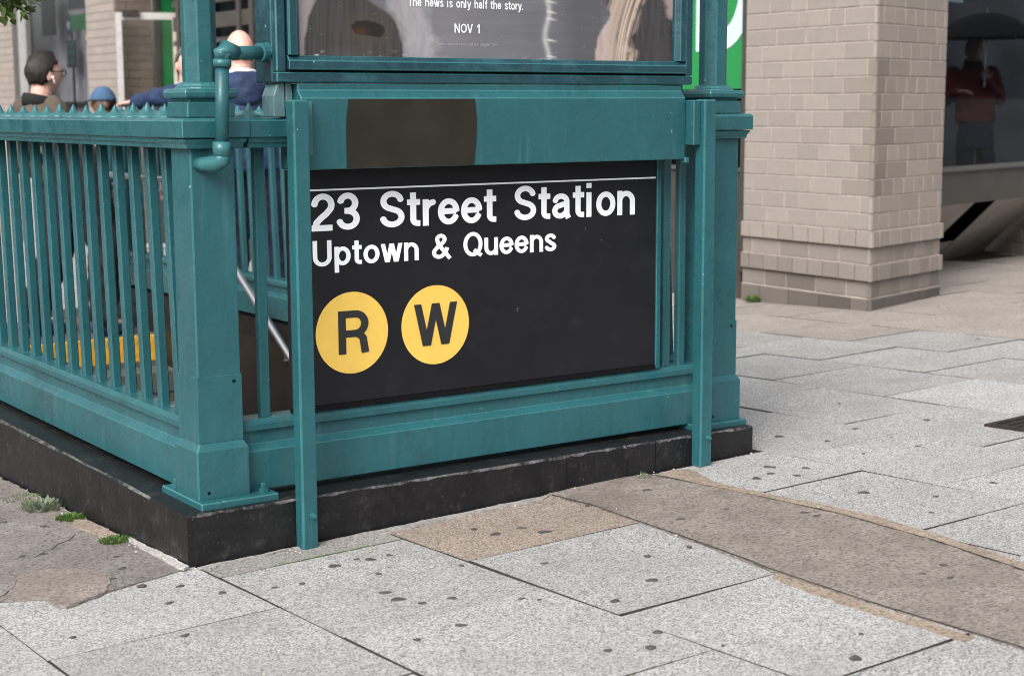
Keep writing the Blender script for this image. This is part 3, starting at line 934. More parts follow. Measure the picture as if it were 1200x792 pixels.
# balusters: flat bars, the side rows lean a little
def bar_mesh(hw, hd, lean, axis):
    b = MB()
    z0, z1 = .425, 1.325
    dx, dy = (0, lean) if axis == 'y' else (lean, 0)
    r = []
    for z, t in ((z0, 0), (z1, 1)):
        if axis == 'y': r.append([(-hd, dy * t - hw, z), (hd, dy * t - hw, z), (hd, dy * t + hw, z), (-hd, dy * t + hw, z)])
        else: r.append([(dx * t - hw, -hd, z), (dx * t + hw, -hd, z), (dx * t + hw, hd, z), (dx * t - hw, hd, z)])
    b.loft(r)
    bm = bmesh.new(); me = b.mesh('baluster'); bm.from_mesh(me)
    bmesh.ops.bevel(bm, geom=[e for e in bm.edges if abs((e.verts[0].co - e.verts[1].co).z) > .5], offset=.004, segments=1, affect='EDGES', profile=.5)
    bm.to_mesh(me); bm.free()
    me.materials.append(teal)
    return me
spike_b = MB()
spike_b.lathe((0, 0, 0), [(.046, -.004), (.043, .006), (.030, .012), (.020, .017), (.013, .026), (.007, .040), (.0015, .051)], 10)
spike_me = spike_b.mesh('spike', smooth=True); spike_me.materials.append(teal_edge)
bm_y = bar_mesh(.0180, .0168, .050, 'y')
bm_x = bar_mesh(.0180, .0155, 0, 'x')
y = .405
k = 0
while y < PYE + .35:
    link_copy(bm_y, 'baluster', ent, (PX0, y, 0))
    s = random.uniform(.85, 1.1)
    link_copy(spike_me, 'spike', ent, (PX0 + random.uniform(-.006, .006), y + .04, 1.417), random.uniform(0, 3), scale=(1, 1.15, s))
    if y < PYE - .12:
        link_copy(bm_y, 'baluster', ent, (PX1, y, 0))
        link_copy(spike_me, 'spike', ent, (PX1, y + .04, 1.417), random.uniform(0, 3), scale=(1, 1.15, s))
    y += .1512
for x in (.358, .51, .66, .81, .96, 1.11, 1.26, 1.41, 1.56, 1.71, 1.86, 1.98, 2.108, 2.186):
    link_copy(bm_x, 'baluster', ent, (x, PY0, 0))
for x in (.36,):
    link_copy(spike_me, 'spike', ent, (x, PY0 + .06, 1.417))
# end bracket of the far rail
rl = MB()
rl.box(PX1 - .05, PX1 + .05, PYE + .08, PYE + .12, .20, .62)

# steel handrail inside
hr = empty('handrail', (2.05, 4.9, LAND_Z), 'shiny steel handrail sloping down into the stairwell behind the railing', 'handrail')
b = MB(); b.tube([(2.15, 6.6, .985), (2.15, 5.14, .985), (2.15, 5.0, .96), (2.15, 4.85, .875), (2.15, 3.2, -.178), (2.15, .8, -1.71)], .022, 12)
b.build('rail_tube', steel_m, hr, smooth=True)
for yy, zz in ((6.3, .985), (5.5, .985), (3.6, .077), (1.6, -1.20)):
    b = MB(); b.tube([(2.15, yy, zz - .02), (2.15, yy, zz - .08), (2.26, yy, zz - .09)], .009, 8); b.build('bracket', steel_m, hr)

# conduit on the corner post
cd = empty('conduit_pipe', (.165, 0.02, 1.28), 'thick teal conduit pipe with elbows from corner post to poster case', 'pipe')
b = MB(); b.tube([(.160, .005, 1.315), (.168, .0, 1.59)], .0215, 14); b.build('pipe', teal, cd, smooth=True)
b = MB(); b.tube([(.205, .015, 1.618), (.350, .078, 1.624)], .0215, 14); b.build('pipe', teal, cd, smooth=True)
b = MB()
b.tube([(.160, .004, 1.345), (.159, .004, 1.30)], [.0285, .0285], 14)
b.tube([(.160, .003, 1.312), (.157, .001, 1.289), (.146, .018, 1.278), (.128, .06, 1.274), (.120, .092, 1.274)], [.026, .027, .027, .024, .024], 14)
b.build('elbow', teal_edge, cd, smooth=True)
b = MB()
b.tube([(.167, .0, 1.575), (.168, .0, 1.598)], [.0285, .0285], 14)
b.tube([(.168, .0, 1.592), (.163, -.008, 1.620), (.178, -.002, 1.630), (.220, .021, 1.6195)], [.026, .027, .027, .025], 14)
b.build('elbow', teal_edge, cd, smooth=True)
b = MB()
b.tube([(.325, .067, 1.6225), (.350, .078, 1.6245)], [.030, .030], 14)
b.tube([(.350, .078, 1.6245), (.366, .085, 1.625)], [.034, .034], 6)
b.build('coupling', teal_edge, cd, smooth=False)

# ================================================================== STATION SIGN
sg = empty('station_sign', (1.27, .10, .44), 'black enamel station sign with white lettering and two yellow route circles', 'sign')
SY = .1150
MB().box(.44, 2.018, SY, SY + .022, .4475, 1.245).build('sign_panel', sign_m, sg, bevel=.002)
MB().box(2.0185, 2.040, SY - .006, SY + .02, .432, 1.25).build('edge_trim', [teal, teal_edge], sg, bevel=.002, bmat=1)
MB().box(.44, 2.018, SY - .006, SY + .020, .432, .4470).build('edge_trim', black_gap, sg)
MB().box(.455, 2.014, SY - .0012, SY - .0002, 1.1740, 1.1800).build('rule_line', white_vinyl, sg)
UX, UZ = (1, 0, 0), (0, 0, 1)
FY = SY - .0001
lettering('lettering', '23 Street Station', white_vinyl, sg, (.522, FY, 1.0395), UX, UZ, .1265, 1.393, w=.158)
lettering('lettering', 'Uptown & Queens', white_vinyl, sg, (.523, FY, .9210), UX, UZ, .0875, 1.016, w=.158)
for cx, ch, wd in ((.672, 'R', .72), (1.0075, 'W', .98)):
    b = MB()
    ring = lambda r, yy: [(cx + r * math.cos(2 * math.pi * i / 72), yy, .6878 + r * math.sin(2 * math.pi * i / 72)) for i in range(72)]
    b.loft([ring(.1405, SY - .0002), ring(.1405, SY - .0012)])
    d = b.build('route_circle', yellow_vinyl, sg)
    h = .149
    lettering('route_letter', ch, black_vinyl, d, (cx - wd * 1.2 * h / 2 + (.004 if ch == 'R' else 0), SY - .0013, .6905 - h / 2), UX, UZ, h, w=.165, sxk=1.2)

# ================================================================== POSTER CASE WITH LEGS
ad = empty('poster_case', (1.25, 0, 0), 'teal framed poster case on two legs above the black station sign', 'billboard')
for x0, x1, zg in ((.377, .433, .008), (2.105, 2.163, .055)):
    o = MB().box(x0, x1, -.062, -.008, zg, 1.474).build('leg', [teal_flat, teal_edge], ad, bevel=.006, seg=2, bmat=1)
    b = MB(); b.tube([((x0 + x1) / 2 + .008, -.062, zg + .115), ((x0 + x1) / 2 + .008, -.070, zg + .115)], .0105, 10)
    b.tube([((x0 + x1) / 2 + .008, -.069, zg + .115), ((x0 + x1) / 2 + .008, -.078, zg + .115)], .0065, 10)
    b.build('bolt', teal_edge, o)
    for z in (1.25, .62):
        pass
# header box with sloping top edge
HX0, HX1 = .440, 2.066
hb = MB()
prof = [(.004, 1.249), (.004, 1.480), (.027, 1.5045), (.027, 1.5255), (.16, 1.5255), (.16, 1.249)]
hb.loft([[(HX0, y, z) for y, z in prof], [(HX1, y, z) for y, z in prof]])
header = hb.build('header_box', [teal_flat, teal_edge], ad, bevel=.003, bmat=1)
lp = [(.612, 1.4765), (.606, 1.44), (.602, 1.39), (.601, 1.33), (.602, 1.2515), (1.100, 1.2515), (1.108, 1.31), (1.113, 1.37), (1.113, 1.42), (1.106, 1.4765)]
b = MB(); b.loft([[(x, .0035, z) for x, z in lp], [(x, .0010, z) for x, z in lp]]); b.build('painted_patch', brown_patch, header)
MB().box(.452, .475, -.006, .0035, 1.293, 1.470).build('hinge_strip', teal_edge, header, bevel=.002)
MB().box(2.069, 2.1045, -.040, .05, 1.302, 1.471).build('bracket', [teal_flat, teal_edge], header, bevel=.003, bmat=1)
MB().box(2.062, 2.080, -.004, .02, 1.235, 1.256).build('bracket', teal_edge, header, bevel=.002)
MB().box(.434, .4395, -.010, .05, 1.25, 1.47).build('gap_seal', black_gap, header)
# the case itself
CX0, CX1, CY0, CY1, CZ0, CZ1 = .365, 2.115, .012, .175, 1.529, 3.05
MB().box(CX0, CX1, CY0 + .045, CY1, CZ0, CZ1).build('case_body', [teal_dark, teal], ad, bevel=.004, bmat=1)
def frame_bar(x0, x1, y0, y1, z0, z1, mat, name='frame_bar', bev=.004):
    return MB().box(x0, x1, y0, y1, z0, z1).build(name, [mat, teal_edge], ad, bevel=bev, bmat=1)
# outer rim
frame_bar(CX0, CX1, CY0 + .01, CY0 + .044, CZ0, CZ0 + .033, teal_dark)
frame_bar(CX0, CX0 + .034, CY0 + .01, CY0 + .044, CZ0 + .034, CZ1, teal_dark)
frame_bar(CX1 - .034, CX1, CY0 + .01, CY0 + .044, CZ0 + .034, CZ1, teal_dark)
frame_bar(CX0, CX1, CY0 + .01, CY0 + .044, CZ1 + .001, CZ1 + .035, teal_dark)
# black seal
IX0, IX1, IZ0 = CX0 + .040, CX1 - .040, CZ0 + .040
MB().box(CX0 + .0345, CX1 - .0345, CY0 + .020, CY0 + .043, CZ0 + .0335, CZ0 + .0395).build('door_seal', black_gap, ad)
MB().box(CX0 + .0345, CX0 + .0395, CY0 + .020, CY0 + .043, CZ0 + .04, CZ1).build('door_seal', black_gap, ad)
MB().box(CX1 - .0395, CX1 - .0345, CY0 + .020, CY0 + .043, CZ0 + .04, CZ1).build('door_seal', black_gap, ad)
# door frame, bevelled towards the poster
def door_bar(r0, r1, name='door_frame'):
    b = MB(); b.loft([r0, r1]); return b.build(name, [teal_dark, teal_edge], ad, bevel=.002, bmat=1)
FW = .046
pz = lambda d: [(CY0, d + 0), ]
def prof_h(x, z0, s=1):
    return [(x, CY0 + .004, z0), (x, CY0, z0 + .004 * s), (x, CY0, z0 + .030 * s), (x, CY0 + .016, z0 + FW * s), (x, CY0 + .042, z0 + FW * s), (x, CY0 + .042, z0)]
door_bar(prof_h(IX0, IZ0), prof_h(IX1, IZ0))
def prof_v(z, x0, s=1):
    return [(x0, CY0 + .004, z), (x0 + .004 * s, CY0, z), (x0 + .030 * s, CY0, z), (x0 + FW * s, CY0 + .016, z), (x0 + FW * s, CY0 + .042, z), (x0, CY0 + .042, z)]
door_bar(prof_v(IZ0 + FW + .0006, IX0), prof_v(CZ1, IX0))
door_bar(prof_v(IZ0 + FW + .0006, IX1, -1), prof_v(CZ1, IX1, -1))
# supports under the case
b = MB()
sp = [(.368, 1.420), (.368, 1.487), (.384, 1.5275), (.408, 1.5275), (.408, 1.420)]
b.loft([[(x, .055, z) for x, z in sp], [(x, .14, z) for x, z in sp]]); b.build('support', teal_pale, ad, bevel=.002)
sp = [(.412, 1.420), (.412, 1.5275), (.432, 1.5275), (.4365, 1.49), (.4365, 1.420)]
b = MB(); b.loft([[(x, .055, z) for x, z in sp], [(x, .14, z) for x, z in sp]]); b.build('support', teal_pale, ad, bevel=.002)
MB().box(2.07, 2.10, .06, .19, 1.420, 1.5285).build('support', teal_dark, ad, bevel=.002)

# the poster (flat print) and its cut-out shapes of colour
PYP = CY0 + .0300
X0, X1, Z0, Z1 = IX0 + FW - .003, IX1 - FW + .003, IZ0 + FW - .003, CZ1 - .01
def ppx(px, py):
    """photograph pixel measured on the poster plane -> (x, z)"""
    r = _F + _R2 * ((px - 600) / 1850.13) - _U2 * ((py - 396) / 1850.13)
    t = (PYP - CAM_LOC[1]) / r.y
    p = Vector(CAM_LOC) + r * t
    return (p.x, p.z)

def sdf_poly(U, V, pts):
    """signed distance (positive inside) to a polygon, in picture units"""
    d = np.full(U.shape, 1e9); ins = np.zeros(U.shape, bool)
    n = len(pts)
    for i in range(n):
        ax, ay = pts[i]; bx, by = pts[(i + 1) % n]
        ex, ey = bx - ax, by - ay
        t = np.clip(((U - ax) * ex + (V - ay) * ey) / (ex * ex + ey * ey + 1e-9), 0, 1)
        d = np.minimum(d, np.hypot(U - ax - t * ex, V - ay - t * ey))
        c_ = ((ay > V) != (by > V)) & (U < (bx - ax) * (V - ay) / (by - ay + 1e-12) + ax)
        ins ^= c_
    return np.where(ins, d, -d)
rng = np.random.default_rng(5)
def vnoise(U, V, su, sv, seed):
    r = np.random.default_rng(seed); T = r.random((256, 256))
    x, y = U / su, V / sv
    xi, yi = np.floor(x).astype(int), np.floor(y).astype(int)
    fx, fy = x - xi, y - yi
    fx, fy = fx * fx * (3 - 2 * fx), fy * fy * (3 - 2 * fy)
    g = lambda i, j_: T[(xi + i) % 256, (yi + j_) % 256]
    return (g(0, 0) * (1 - fx) + g(1, 0) * fx) * (1 - fy) + (g(0, 1) * (1 - fx) + g(1, 1) * fx) * fy
def fb(U, V, su, sv, seed): return .55 * vnoise(U, V, su, sv, seed) + .3 * vnoise(U, V, su / 2.1, sv / 2.1, seed + 1) + .15 * vnoise(U, V, su / 4.3, sv / 4.3, seed + 2)
PNX = 560
zrow = list(np.linspace(Z0, Z0 + .235, 120)) + list(np.linspace(Z0 + .25, Z1, 22))
xcol = np.linspace(X0, X1, PNX)
XX, ZZ = np.meshgrid(xcol, zrow, indexing='ij')
# print coordinates: U across in px-like units, V downward
_ux0, _ux1 = 351.0, 792.0
U = np.empty_like(XX); V = np.empty_like(XX)
for i, x in enumerate(xcol):
    for q_, z in ((0, Z0), (1, Z0 + .2)):
        pr_ = project((x, PYP, z))
        if q_ == 0: u0_, v0_ = pr_
        else: u1_, v1_ = pr_
    tt = (ZZ[i] - Z0) / .2
    U[i] = u0_ + (u1_ - u0_) * tt; V[i] = v0_ + (v1_ - v0_) * tt
def lay(c, col, alpha):
    a_ = np.clip(alpha, 0, 1)[..., None]
    return c * (1 - a_) + np.asarray(col) * a_ if np.ndim(col) == 1 else c * (1 - a_) + col * a_
def soft(pts, e): 
    wob = (fb(U, V, 9, 9, 77) - .5) * e * 1.2
    return np.clip((sdf_poly(U, V, pts) + wob) / e + .5, 0, 1)
st_h = fb(U, V, 60, 3.0, 11); st_v = fb(U, V, 2.2, 60, 21); bl = fb(U, V, 40, 40, 31)
C_ = np.ones(U.shape + (3,)) * np.array((.150, .155, .185))
C_ *= (.72 + .35 * st_h + .28 * bl)[..., None]
C_ = lay(C_, (.25, .25, .285), np.clip(1 - np.abs(U - 530) / 90, 0, 1) * .45)
C_ = lay(C_, (.085, .087, .10), np.clip((U - 645) / 30, 0, 1) * np.clip((716 - U) / 14, 0, 1) * .75)
C_ = lay(C_, (.36, .31, .33), soft([(340, -300), (340, 90), (358, 90), (366, 20), (374, -300)], 9) * .9)
C_ = lay(C_, (.40, .39, .43), soft([(450, -300), (452, 4), (464, 22), (471, 45), (474, 90), (512, 90), (514, 58), (502, 35), (500, 0), (500, -300)], 12) * (.5 + .6 * fb(U, V, 5, 22, 41)))
suit = np.array((.052, .049, .054)) * (.55 + .95 * st_v)[..., None]
C_ = lay(C_, suit, soft([(376, -300), (371, 0), (362, 18), (357, 45), (355, 90), (476, 90), (471, 50), (463, 26), (455, 16), (446, 10), (432, 0), (420, -300)], 3.2))
C_ = lay(C_, (.085, .060, .047), np.exp(-(((U - 430) / 34) ** 2 + ((V - 36) / 22) ** 2)) * .6)
C_ = lay(C_, (.16, .16, .185), np.clip((V - 50) / 20, 0, 1) * np.clip(1 - np.abs(U - 410) / 55, 0, 1) * .45 * st_h)
hole = soft([(411, 31), (418, 25), (428, 24), (440, 27), (449, 31), (451, 38), (446, 44), (436, 42), (424, 41), (416, 39)], 1.6)
C_ = lay(C_, (.016, .012, .011), hole)
C_ = lay(C_, (.060, .026, .010), hole * np.exp(-(((U - 422) / 9) ** 2 + ((V - 38) / 5) ** 2)))
C_ = lay(C_, (.62, .63, .66), np.clip((fb(U, V, 7, 5, 51) - .60) * 9, 0, 1) * np.clip((V - 58) / 10, 0, 1) * (np.exp(-((U - 372) / 14) ** 2) + .35 * np.exp(-((U - 480) / 40) ** 2) + .3 * np.exp(-((U - 630) / 20) ** 2)))
edge_u = 641 + 2.5 * np.sin(V / 9.0)
C_ = lay(C_, (.50, .51, .545), np.exp(-((U - edge_u) / 3.2) ** 2) * (V > -60) * (.65 + .4 * fb(U, V, 4, 6, 61)))
for yy_ in (2, 14, 22, 47, 66):
    C_ = lay(C_, (.62, .63, .66), np.exp(-((V - yy_ - (U - 642) * .18) / 1.3) ** 2) * np.clip((U - 640) / 2, 0, 1) * np.clip((654 - U) / 9, 0, 1))
dark = np.array((.050, .047, .053)) * (.5 + 1.0 * fb(U, V, 3, 40, 71))[..., None]
C_ = lay(C_, dark, soft([(704, -300), (707, 0), (716, 24), (720, 45), (722, 90), (800, 90), (800, -300)], 7))
C_ = lay(C_, np.array((.52, .42, .41)) * (.8 + .35 * fb(U, V, 4, 30, 81))[..., None], soft([(722, -300), (717, 0), (714, 22), (706, 34), (700, 44), (698, 60), (697, 90), (724, 90), (722, 60), (722, 40), (728, 20), (734, 0), (740, -300)], 3))
flow = U + 4 * np.sin((V + 12) / 30) + (V - 20) * .22
strand = fb(flow, V, 1.6, 90, 91)
hairc = np.array((.50, .40, .345)) * (.18 + 1.35 * strand)[..., None]
C_ = lay(C_, hairc, soft([(716, -300), (714, 5), (718, 30), (716, 50), (718, 90), (740, 90), (744, 60), (738, 45), (748, 20), (758, -10), (768, -300)], 9) * np.clip(.25 + 1.3 * strand, 0, 1))
for k_ in range(5):
    C_ = lay(C_, (.55, .46, .42), np.exp(-((V - (64 - k_ * 2.2) + (U - 726) * (.45 - .07 * k_) * np.clip(1 - (U - 726) / 60, 0, 1)) / .8) ** 2) * np.clip((U - 722) / 3, 0, 1) * np.clip((742 - k_ - U) / 6, 0, 1) * .7)
C_ = lay(C_, (.40, .31, .33), soft([(776, -300), (778, -4), (782, 16), (790, 26), (800, 26), (800, -300)], 6) * .85)
spk = rng.random(U.shape); C_ = lay(C_, (.55, .56, .60), (spk > .9992) * .7)
C_ = np.clip(C_ * np.array((.80, .785, .745)), .004, .8)
nz_ = len(zrow)
verts = [(float(XX[i, k_]), PYP, float(ZZ[i, k_])) for i in range(PNX) for k_ in range(nz_)]
faces = [(i * nz_ + k_, (i + 1) * nz_ + k_, (i + 1) * nz_ + k_ + 1, i * nz_ + k_ + 1) for i in range(PNX - 1) for k_ in range(nz_ - 1)]
pme = bpy.data.meshes.new('poster')
pme.from_pydata([Vector(v) - wloc(ad) for v in verts], [], faces)
att = pme.color_attributes.new('print', 'FLOAT_COLOR', 'POINT')
att.data.foreach_set('color', np.concatenate([C_.reshape(-1, 3), np.ones((C_.shape[0] * C_.shape[1], 1))], 1).astype(np.float32).ravel())
pn = N('poster_print', 0.35, 0.4)
va = pn.node('ShaderNodeVertexColor'); va.layer_name = 'print'
pn.col(va.outputs[0]); pn.b.inputs['Coat Weight'].default_value = .4; pn.b.inputs['Coat Roughness'].default_value = .1
pme.materials.append(pn.m)
po = bpy.data.objects.new('poster', pme); COL.objects.link(po); po.parent = ad
MB().box(X0, X1, PYP + .0006, PYP + .004, Z0, Z1).build('backing_board', pr_back, ad)
# printed words
tx, tz = ppx(478, 9.5); ex, ez = ppx(613.5, 9.5)
lettering('lettering', 'The news is only half the story.', white_vinyl, po, (tx, PYP - .0010, 1.7845), UX, UZ, .030, ex - tx, w=.14, thick=.0006, res=.045)
nx, nz = ppx(532, 39.5); nx2, _ = ppx(563.5, 39.5)
lettering('lettering', 'NOV 1', white_vinyl, po, (nx, PYP - .0010, 1.7005), UX, UZ, .031, nx2 - nx, w=.14, thick=.0006, res=.045)
sx0, sz0 = ppx(512, 53); sx1, _ = ppx(583, 53)
tcv = bpy.data.curves.new('small_print', 'FONT'); tcv.body = 'Subscription required for Apple TV+'; tcv.size = .0155
to = bpy.data.objects.new('lettering', tcv); COL.objects.link(to)
dg = bpy.context.evaluated_depsgraph_get(); dg.update()
tme = bpy.data.meshes.new_from_object(to.evaluated_get(dg)); tme.name = 'small_print'
bpy.data.objects.remove(to)
w_ = max(v.co.x for v in tme.vertices) or 1
for v in tme.vertices:
    x, z = v.co.x, v.co.y
    v.co = Vector((sx0 + x / w_ * (sx1 - sx0), PYP - .0012, 1.658 + z)) - wloc(po)
tme.materials.clear(); tme.materials.append(make_print('poster_grey_print', (0.3, 0.3, 0.33), (0.36, 0.36, 0.4)))
to = bpy.data.objects.new('lettering', tme); COL.objects.link(to); to.parent = po

# ================================================================== CORNER PILLAR
PC = Vector((6.262, 2.884, 0))
LD, RD = Vector((.022, .99976, 0)), Vector((.969, .247, 0))
LD.normalize(); RD.normalize()
NL, NR = Vector((-LD.y, LD.x, 0)), Vector((RD.y, -RD.x, 0))
LLEN, RLEN = 1.30, 1.06
pil = empty('brick_pillar', (PC.x, PC.y, gz(PC.x, PC.y)), 'buff brick corner pillar with two projecting ledges near its base', 'pillar')
def pquad(out, z):
    """footprint of the pillar, pushed out by `out`"""
    # corner offset for both faces
    ca = NL.dot(NR)
    k = out / (1 + ca)
    c = PC + (NL + NR) * k
    a = PC + LD * LLEN + NL * out
    b_ = PC + RD * RLEN + NR * out
    d = PC + LD * LLEN + RD * RLEN
    return [(p.x, p.y, z) for p in (c, b_, d, a)]
core = MB(); core.loft([pquad(-.005, -.3), pquad(-.005, 3.6)]); core.build('mortar_core', mortar_m, pil)
CH = .1165
def brick_mesh(L, H, D=.022, bev=.003):
    """brick face: x along, y outwards (negative = into the wall), z up, origin lower left"""
    b = MB()
    o = [(0, -D, 0), (L, -D, 0), (L, -D, H), (0, -D, H)]
    m = [(0, -bev, 0), (L, -bev, 0), (L, -bev, H), (0, -bev, H)]
    f = [(bev, 0, bev), (L - bev, 0, bev), (L - bev, 0, H - bev), (bev, 0, H - bev)]
    b.loft([o, m, f])
    me = b.mesh('brick'); me.materials.append(brick_m)
    return me
_bm = {}
def brick(parent, p0, direc, normal, u0, u1, z, h, out=0.0, color=None):
    L = round(u1 - u0, 3)
    key = (L, round(h, 4))
    if key not in _bm: _bm[key] = brick_mesh(L, h)
    # local x must run along direc, local y outwards along normal
    p = Vector(p0) + direc * u0 + normal * (out + random.uniform(-.0012, .0012))
    rot = math.atan2(direc.y, direc.x)
    flip = Vector((-direc.y, direc.x, 0)).dot(normal) < 0
    if flip:
        p = Vector(p0) + direc * u1 + normal * (out + random.uniform(-.0012, .0012))
        rot += math.pi
    o = link_copy(_bm[key], 'brick', parent, (p.x, p.y, z), rot, color or (1, 1, 1))
    return o
def course(parent, p0, direc, normal, u0, u1, z, h, L, phase, out=0.0, color=None, m=.008, vary=False):
    u = u0
    first = True
    outl = []
    while u < u1 - .02:
        l = L * (1 - phase) if first and phase else L
        if vary: l *= random.choice((1, 1, 1, .5, .75))
        e = min(u + l, u1)
        if u1 - e < .04: e = u1
        c = color() if callable(color) else color
        bo = brick(parent, p0, direc, normal, round(u + m / 2 if u > u0 else u, 3), round(e - m / 2 if e < u1 else e, 3), z + m / 2, h - m, out, c)
        outl.append(bo)
        u = e
        first = False
    return outl
zc = .13
k = 0
soot = lambda: tuple([random.uniform(.28, .40)] * 3)
LM = .008
while zc < 3.0:
    out, col = 0.0, None
    if k == 1: out, col = .030, (lambda: tuple([random.uniform(.74, .86)] * 3))
    if k == 2: out, col = .0, (lambda: tuple([random.uniform(.74, .9)] * 3))
    if k == 3: out = .030
    if k == 0: col = lambda: tuple([random.uniform(.5, .78)] * 3)
    if out:
        b = MB(); b.loft([pquad(out - .012, zc + .004), pquad(out - .012, zc + CH - .004)]); b.build('ledge_core', mortar_m, pil)
    ca = NL.dot(NR); ext = 0.0
    kk = out / (1 + ca)
    cor = PC + (NL + NR) * kk
    p0L = cor - NL * out; p0R = cor - NR * out
    if k in (1, 3):
        course(pil, p0L, LD, NL, 0, LLEN + .03, zc, CH, .155, 0, out, col)
        course(pil, p0R, RD, NR, 0, RLEN + .03, zc, CH, .155, .3, out, col)
    else:
        ll = course(pil, p0L, LD, NL, 0, LLEN, zc, CH, .30, (k % 2) * .5, out, col, vary=True)
        rl_ = course(pil, p0R, RD, NR, 0, RLEN, zc, CH, .30 if k % 2 else .152, (k % 3) * .33, out, col)
        if 6 <= k <= 13:
            for ob_, q_ in ((ll[0], .86), (rl_[0], .74), (rl_[1], .88)): ob_.color = (q_, q_ * .985, q_ * .97, 1)
    zc += CH
    k += 1
# sooty bottom course partly below the pavement slope
b = MB(); b.loft([pquad(.006, -.12), pquad(.006, .126)]); b.build('base_core', mortar_m, pil)
cor = PC + (NL + NR) * (.018 / (1 + NL.dot(NR)))
course(pil, cor - NL * .018, LD, NL, 0, LLEN + .01, -.03, .156, .31, .4, .018, lambda: random.choice([(.33,) * 3, (.50,) * 3, (.40,) * 3]))
course(pil, cor - NR * .018, RD, NR, 0, RLEN + .01, -.03, .156, .31, .2, .018, soot)

# ================================================================== BANK BUILDING
bank = empty('bank_building', (6.4, 12, gz(6.4, 12)), 'bank building with buff brick piers, bronze shop windows and green sign panel', 'building')
FX = 6.34
def fbox(name, y0, y1, z0, z1, mat, x0=None, x1=None, parent=None, bevel=0):
    return MB().box(FX if x0 is None else x0, FX + .06 if x1 is None else x1, y0, y1, z0, z1).build(name, mat, parent or bank, bevel=bevel)
YP = PC.y + LLEN        # where the pillar ends
# -- shop window beside the pillar with the green sign
w1 = fbox('window', YP + .01, 12.5, .985, 3.4, glass_m, FX + .03, FX + .036)
fbox('mullion', YP + .01, YP + .075, .2, 3.4, beige_m if False else bronze_m, FX - .02, FX + .05, w1)
fbox('sill', YP + .078, 12.5, .955, .984, bronze_lt, FX - .015, FX + .06, w1)
fbox('bulkhead', YP + .078, 12.5, -.6, .953, bronze_m, FX + .01, FX + .05, bank)
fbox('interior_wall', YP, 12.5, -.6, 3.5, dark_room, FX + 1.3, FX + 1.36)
gs = fbox('sign_panel', YP + .077, 7.6, 1.575, 3.4, green_m, FX + .012, FX + .028)
lettering('sign_letter', 'D', signwhite_m, gs, (FX + .012, 4.835, 1.862), (0, -1, 0), (0, 0, 1), .92, w=.165, thick=.004)
lettering('sign_letter', 'T', signwhite_m, gs, (FX + .012, 5.62, 1.862), (0, -1, 0), (0, 0, 1), .92, w=.165, thick=.004)
# -- brown framed doors (seen above the bald head)
w2 = fbox('window', 12.56, 14.95, -.6, 3.4, glass_m, FX + .05, FX + .056)
for z0, z1 in ((2.42, 2.60), (2.72, 2.80), (3.2, 3.3), (-.6, .1), (2.24, 2.30)):
    fbox('transom', 12.56, 14.95, z0, z1, bronze_m, FX, FX + .045, w2)
for y0 in (12.56, 12.90, 13.75, 14.7):
    fbox('mullion', y0, y0 + .09, -.6, 3.4, bronze_m, FX - .03, FX - .002, w2)
MB().box(FX + .02, FX + .04, 12.0, 12.5, 1.2, 2.9).build('reflection_panel', grey_refl, bank)  # grey sheet standing for a reflection in the glass
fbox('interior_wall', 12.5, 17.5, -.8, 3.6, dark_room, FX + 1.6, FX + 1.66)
# -- green jamb panel and recess
fbox('green_jamb', 0, 0.001, 0, 0.001, green_m) if False else None
MB().box(6.96, 7.20, 16.90, 16.94, -.7, 3.5).build('green_jamb', green_m, bank)
MB().box(6.885, 6.955, 16.86, 16.95, -.7, 3.5).build('jamb', bronze_m, bank)
MB().box(7.205, 7.36, 16.88, 16.95, -.7, 3.5).build('jamb', bronze_m, bank)
MB().box(7.2, 8.0, 16.96, 17.0, -.7, 3.5).build('interior_wall', dark_room, bank)
# -- open glass door
HG = Vector((6.30, 16.86, 0)); DE = Vector((7.08, 16.50, 0))
dd = (DE - HG); DLn = dd.length; dd.normalize(); dn = Vector((-dd.y, dd.x, 0))
def dbar(name, a, b_, z0, z1, mat, th=.045, parent=None):
    m = MB(); p, q = HG + dd * a, HG + dd * b_
    c = [p - dn * th / 2, q - dn * th / 2, q + dn * th / 2, p + dn * th / 2]
    m.prism([(v.x, v.y) for v in c], z0, z1)
    return m.build(name, mat, parent or bank)
door = dbar('door', .09, DLn - .09, -.45, 2.66, clear_glass, .008)
dbar('door_stile', 0, .085, -.5, 2.76, alu_m, .06, door)
dbar('door_stile', DLn - .085, DLn, -.5, 2.76, beige_m, .05, door)
dbar('door_rail', .0855, DLn - .0855, 2.665, 2.76, alu_m, .05, door)
dbar('door_rail', .0855, DLn - .0855, -.5, -.455, alu_m, .05, door)
m = MB(); p = HG + dd * .10 - dn * .06; q = HG + dd * .33 - dn * .06
m.prism([(v.x, v.y) for v in (p - dn * .03, q - dn * .03, q + dn * .03, p + dn * .03)], 2.70, 2.79); m.build('door_closer', iron_m, door)
